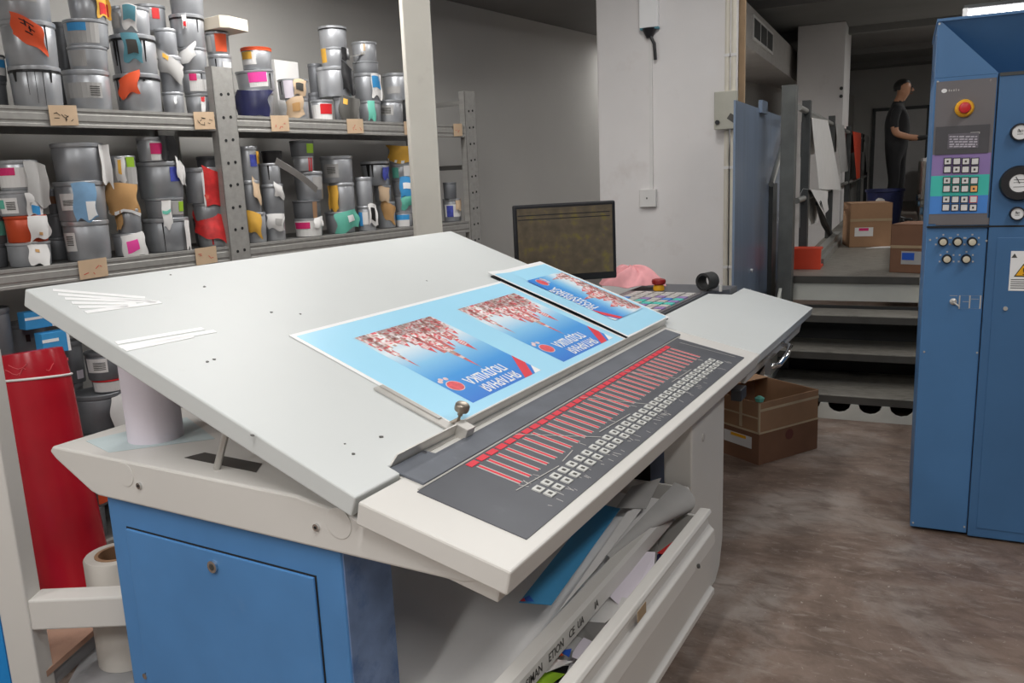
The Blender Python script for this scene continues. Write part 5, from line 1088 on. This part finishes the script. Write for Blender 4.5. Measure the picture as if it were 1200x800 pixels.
# ================================================================== FLOOR CARTON
a = at_z(850, 531, 0); b = at_z(889, 545, 0); d = at_z(941, 520, 0)
u_ = (b-a); u_ = u_.normalized(); v_ = (d-b); DV = v_.length; v_ = v_.normalized(); UW = .46
t = thing('carton', 'taped brown carton with white-yellow label on the floor beneath the console module', 'carton', M4=frame(b, u_, V((-u_.y, u_.x, 0)), V((0, 0, 1))))
hgt = .34
vx, vy = v_.dot(u_), v_.dot(V((-u_.y, u_.x, 0)))*DV
MB().box((-UW, 0, 0), (0, .006, hgt)).box((-UW, 0, 0), (-UW+.006, vy, hgt)).box((-.006, 0, 0), (0, vy, hgt)).box((-UW, vy-.006, 0), (0, vy, hgt)).box((-UW, 0, 0), (0, vy, .006)).obj('box', 'carton', t, bevel=.002)
MB().box((-UW, -.0015, 0), (0, 0, hgt*.5)).box((0, 0, 0), (.0015, vy, hgt*.5)).obj('lower_sleeve', 'carton2', t)
mb = MB(); mb.box((-UW, -.003, hgt*.5), (.002, -.0015, hgt*.53)).box((.0015, -.002, hgt*.5), (.003, vy, hgt*.53)).box((-UW, -.003, hgt*.74), (.002, -.0015, hgt*.765)).box((0.0015, -.002, hgt*.86), (.003, vy, hgt*.9)); mb.box((-.008, -.003, hgt*.5), (.003, .004, hgt*1.0)); mb.box((-.14, -.003, hgt*.55), (-.12, -.0015, hgt)); mb.obj('packing_tape', mat('shiny_tape', c8(196, 176, 146), .2), t)
MB().box((-.25, -.003, hgt*.23), (-.05, -.0015, hgt*.42)).obj('label', 'paper', t); MB().box((-.2, -.0038, hgt*.36), (-.09, -.003, hgt*.41)).obj('label_print', 'yel', t)
mb = MB(); F5 = frame((.0031, vy*.5, hgt*.38), V((0, 1, 0)), V((0, 0, 1)), V((1, 0, 0))); mb.lathe([(.03, 0), (.03, .0006)], 16, M4=F5); mb.obj('faded_emblem', mat('faded_red', c8(110, 62, 54), .8), t)
MB().prism([(-UW, .0), (-UW+.1, .10), (-UW+.1, vy), (-UW, vy)], hgt-.001, hgt+.003).obj('flap', 'carton', t)
g = V((-.02, .02, hgt+.003)); MB().lathe([(.02, 0), (.026, .02), (.01, .03)], 8, g).obj('teal_scrap', 'teal', t)

# ================================================================== PERSON
HT = 1.72
mp_ = at_z(1059, 94, PZ+HT); mp_.z = PZ
FD = P_P.copy()      # facing along +p (to the press)
MM = frame(mp_-FD*.05, FD, V((-FD.y, FD.x, 0)), V((0, 0, 1)))   # local x forward, y left (away from camera), z up
PE = thing('person', 'person in black t-shirt and dark trousers standing on the platform working with gloved hands', 'person', M4=MM @ Matrix.Translation((0, 0, .002)))
def skin_body(name, chains, parent, matf, mats, sub=2):
    vs, es, rr = [], [], []; idx = {}
    for ch in chains:
        prev = None
        for (p, r) in ch:
            key = tuple(round(c, 4) for c in p)
            if key not in idx: idx[key] = len(vs); vs.append(p); rr.append(r)
            if prev is not None: es.append((prev, idx[key]))
            prev = idx[key]
    me = bpy.data.meshes.new('sk'); me.from_pydata(vs, es, []); o = bpy.data.objects.new('sk', me); COL.objects.link(o)
    sm = o.modifiers.new('s', 'SKIN'); sm.use_smooth_shade = True
    for i, r in enumerate(rr):
        s_ = me.skin_vertices[0].data[i]; s_.radius = r if isinstance(r, tuple) else (r, r); s_.use_root = (i == 0)
    b_ = o.modifiers.new('b', 'SUBSURF'); b_.levels = sub; b_.render_levels = sub
    dg = bpy.context.evaluated_depsgraph_get(); dg.update(); ev = o.evaluated_get(dg); m2 = bpy.data.meshes.new_from_object(ev)
    bpy.data.objects.remove(o); m2.name = name
    for m in mats: m2.materials.append(M[m])
    for p in m2.polygons: p.material_index = matf(p.center); p.use_smooth = True
    ob = bpy.data.objects.new(name, m2); COL.objects.link(ob); ob.parent = parent; return ob
sy = .19
pel = ((0, 0, .93), (.14, .15)); ch = [[pel, ((.01, 0, 1.08), (.15, .15)), ((.0, 0, 1.24), (.145, .165)), ((-.01, 0, 1.38), (.115, .165)), ((.0, 0, 1.455), (.062, .07)), ((.025, 0, 1.51), .056), ((.055, 0, 1.565), (.095, .078)), ((.06, 0, 1.64), (.112, .088)), ((.05, 0, 1.70), (.085, .076))]]
for s_ in (-1, 1):
    dx = .03*s_
    ch.append([pel, ((.0+dx, .1*s_, .84), (.098, .092)), ((.03+dx, .105*s_, .52), (.066, .066)), ((.0+dx*1.5, .105*s_, .30), (.06, .058)), ((-.01+dx*1.5, .105*s_, .075), .046), ((.09+dx*1.5, .115*s_, .035), (.042, .034)), ((.19+dx*1.5, .12*s_, .03), (.036, .026))])
    ch.append([((-.01, 0, 1.38), (.115, .165)), ((-.01, sy*s_, 1.375), .064), ((-.03, (sy+.05)*s_, 1.22), .052), ((-.01, (sy+.06)*s_, 1.09), .045), ((.14, (sy+.01)*s_, 1.04), .038), ((.27, (sy-.04)*s_, 1.03), .030), ((.35, (sy-.06)*s_, 1.035), (.024, .042))])
def bm_f(c):
    if c.x > .235 and c.z > .95 and c.z < 1.12: return 3
    if .97 < c.z < 1.165 and (abs(c.y) > .185 or c.x > .165): return 0
    if c.z > 1.475: return 0
    if c.z > .90: return 1
    return 2 if c.z > .085 else 4
body = skin_body('body', ch, PE, bm_f, ['skin', 'shirt', 'trous', 'glove', 'black'])
# gloves: fingers and thumb curled around the held plate
for s_ in (-1, 1):
    yb = (sy-.06)*s_; chs = []
    for k in range(4):
        y = yb+(-.030+.020*k); L_ = (.072, .08, .076, .06)[k]
        chs.append([((.36, yb, 1.035), .02), ((.385, y, 1.038), .0105), ((.385+L_*.5, y, 1.030), .0095), ((.385+L_*.85, y, 1.008), .0085)])
    chs.append([((.36, yb, 1.035), .02), ((.365, yb-.04*s_, 1.045), .0105), ((.40, yb-.055*s_, 1.052), .0095)])
    skin_body('glove', chs, PE, lambda c: 0, ['glove'], 1)
# hair, face
mb = MB(); n = 16; m_ = 20; vs = []
for i in range(n+1):
    th_ = math.pi*.62*i/n
    for j in range(m_):
        ph = 2*math.pi*j/m_; x = math.sin(th_)*math.cos(ph); cut = 1.0
        if x > .45 and th_ > .75: cut = .92
        vs.append((.048+.106*x*cut-.006, .090*math.sin(th_)*math.sin(ph)*cut, 1.638+.098*math.cos(th_)*(1 if x < .4 else .97)))
fs = [(i*m_+j, i*m_+(j+1) % m_, (i+1)*m_+(j+1) % m_, (i+1)*m_+j) for i in range(n) for j in range(m_) if not (vs[(i+1)*m_+j][0] > .085 and vs[(i+1)*m_+j][2] < 1.668)]
mb.add(vs, fs); mb.obj('hair', 'hair', PE, smooth=80)
mb = MB(); mb.add([(.143, -.014, 1.588), (.143, .014, 1.588), (.176, 0, 1.592), (.148, -.006, 1.632), (.148, .006, 1.632), (.146, 0, 1.578)], [(0, 2, 3), (2, 1, 4), (3, 2, 4), (0, 5, 2), (5, 1, 2)]); mb.obj('nose', 'skin', PE)
for s_ in (-1, 1):
    MB().lathe([(.012, 0), (.024, .008), (.016, .014)], 12, M4=frame((.045, .076*s_, 1.59), V((1, 0, 0)), V((0, 0, 1)), V((0, s_, 0)))).obj('ear', 'skin', PE, smooth=60)
    MB().box((.135, .02*s_, 1.630), (.151, .046*s_, 1.636)).obj('eyebrow', 'hair', PE); MB().box((.137, .022*s_, 1.615), (.150, .038*s_, 1.620)).obj('eye', 'black', PE)
MB().box((.13, -.02, 1.552), (.152, .02, 1.558)).obj('mouth', mat('lips', c8(150, 92, 80), .6), PE)
t = thing('metal_plate', 'dark plate held by the person in gloved hands', 'plate', M4=MM @ Matrix.Translation((.50, 0, 1.045)))
MB().box((-.09, -.16, -.012), (.2, .16, -.004)).obj('plate', 'rail', t)
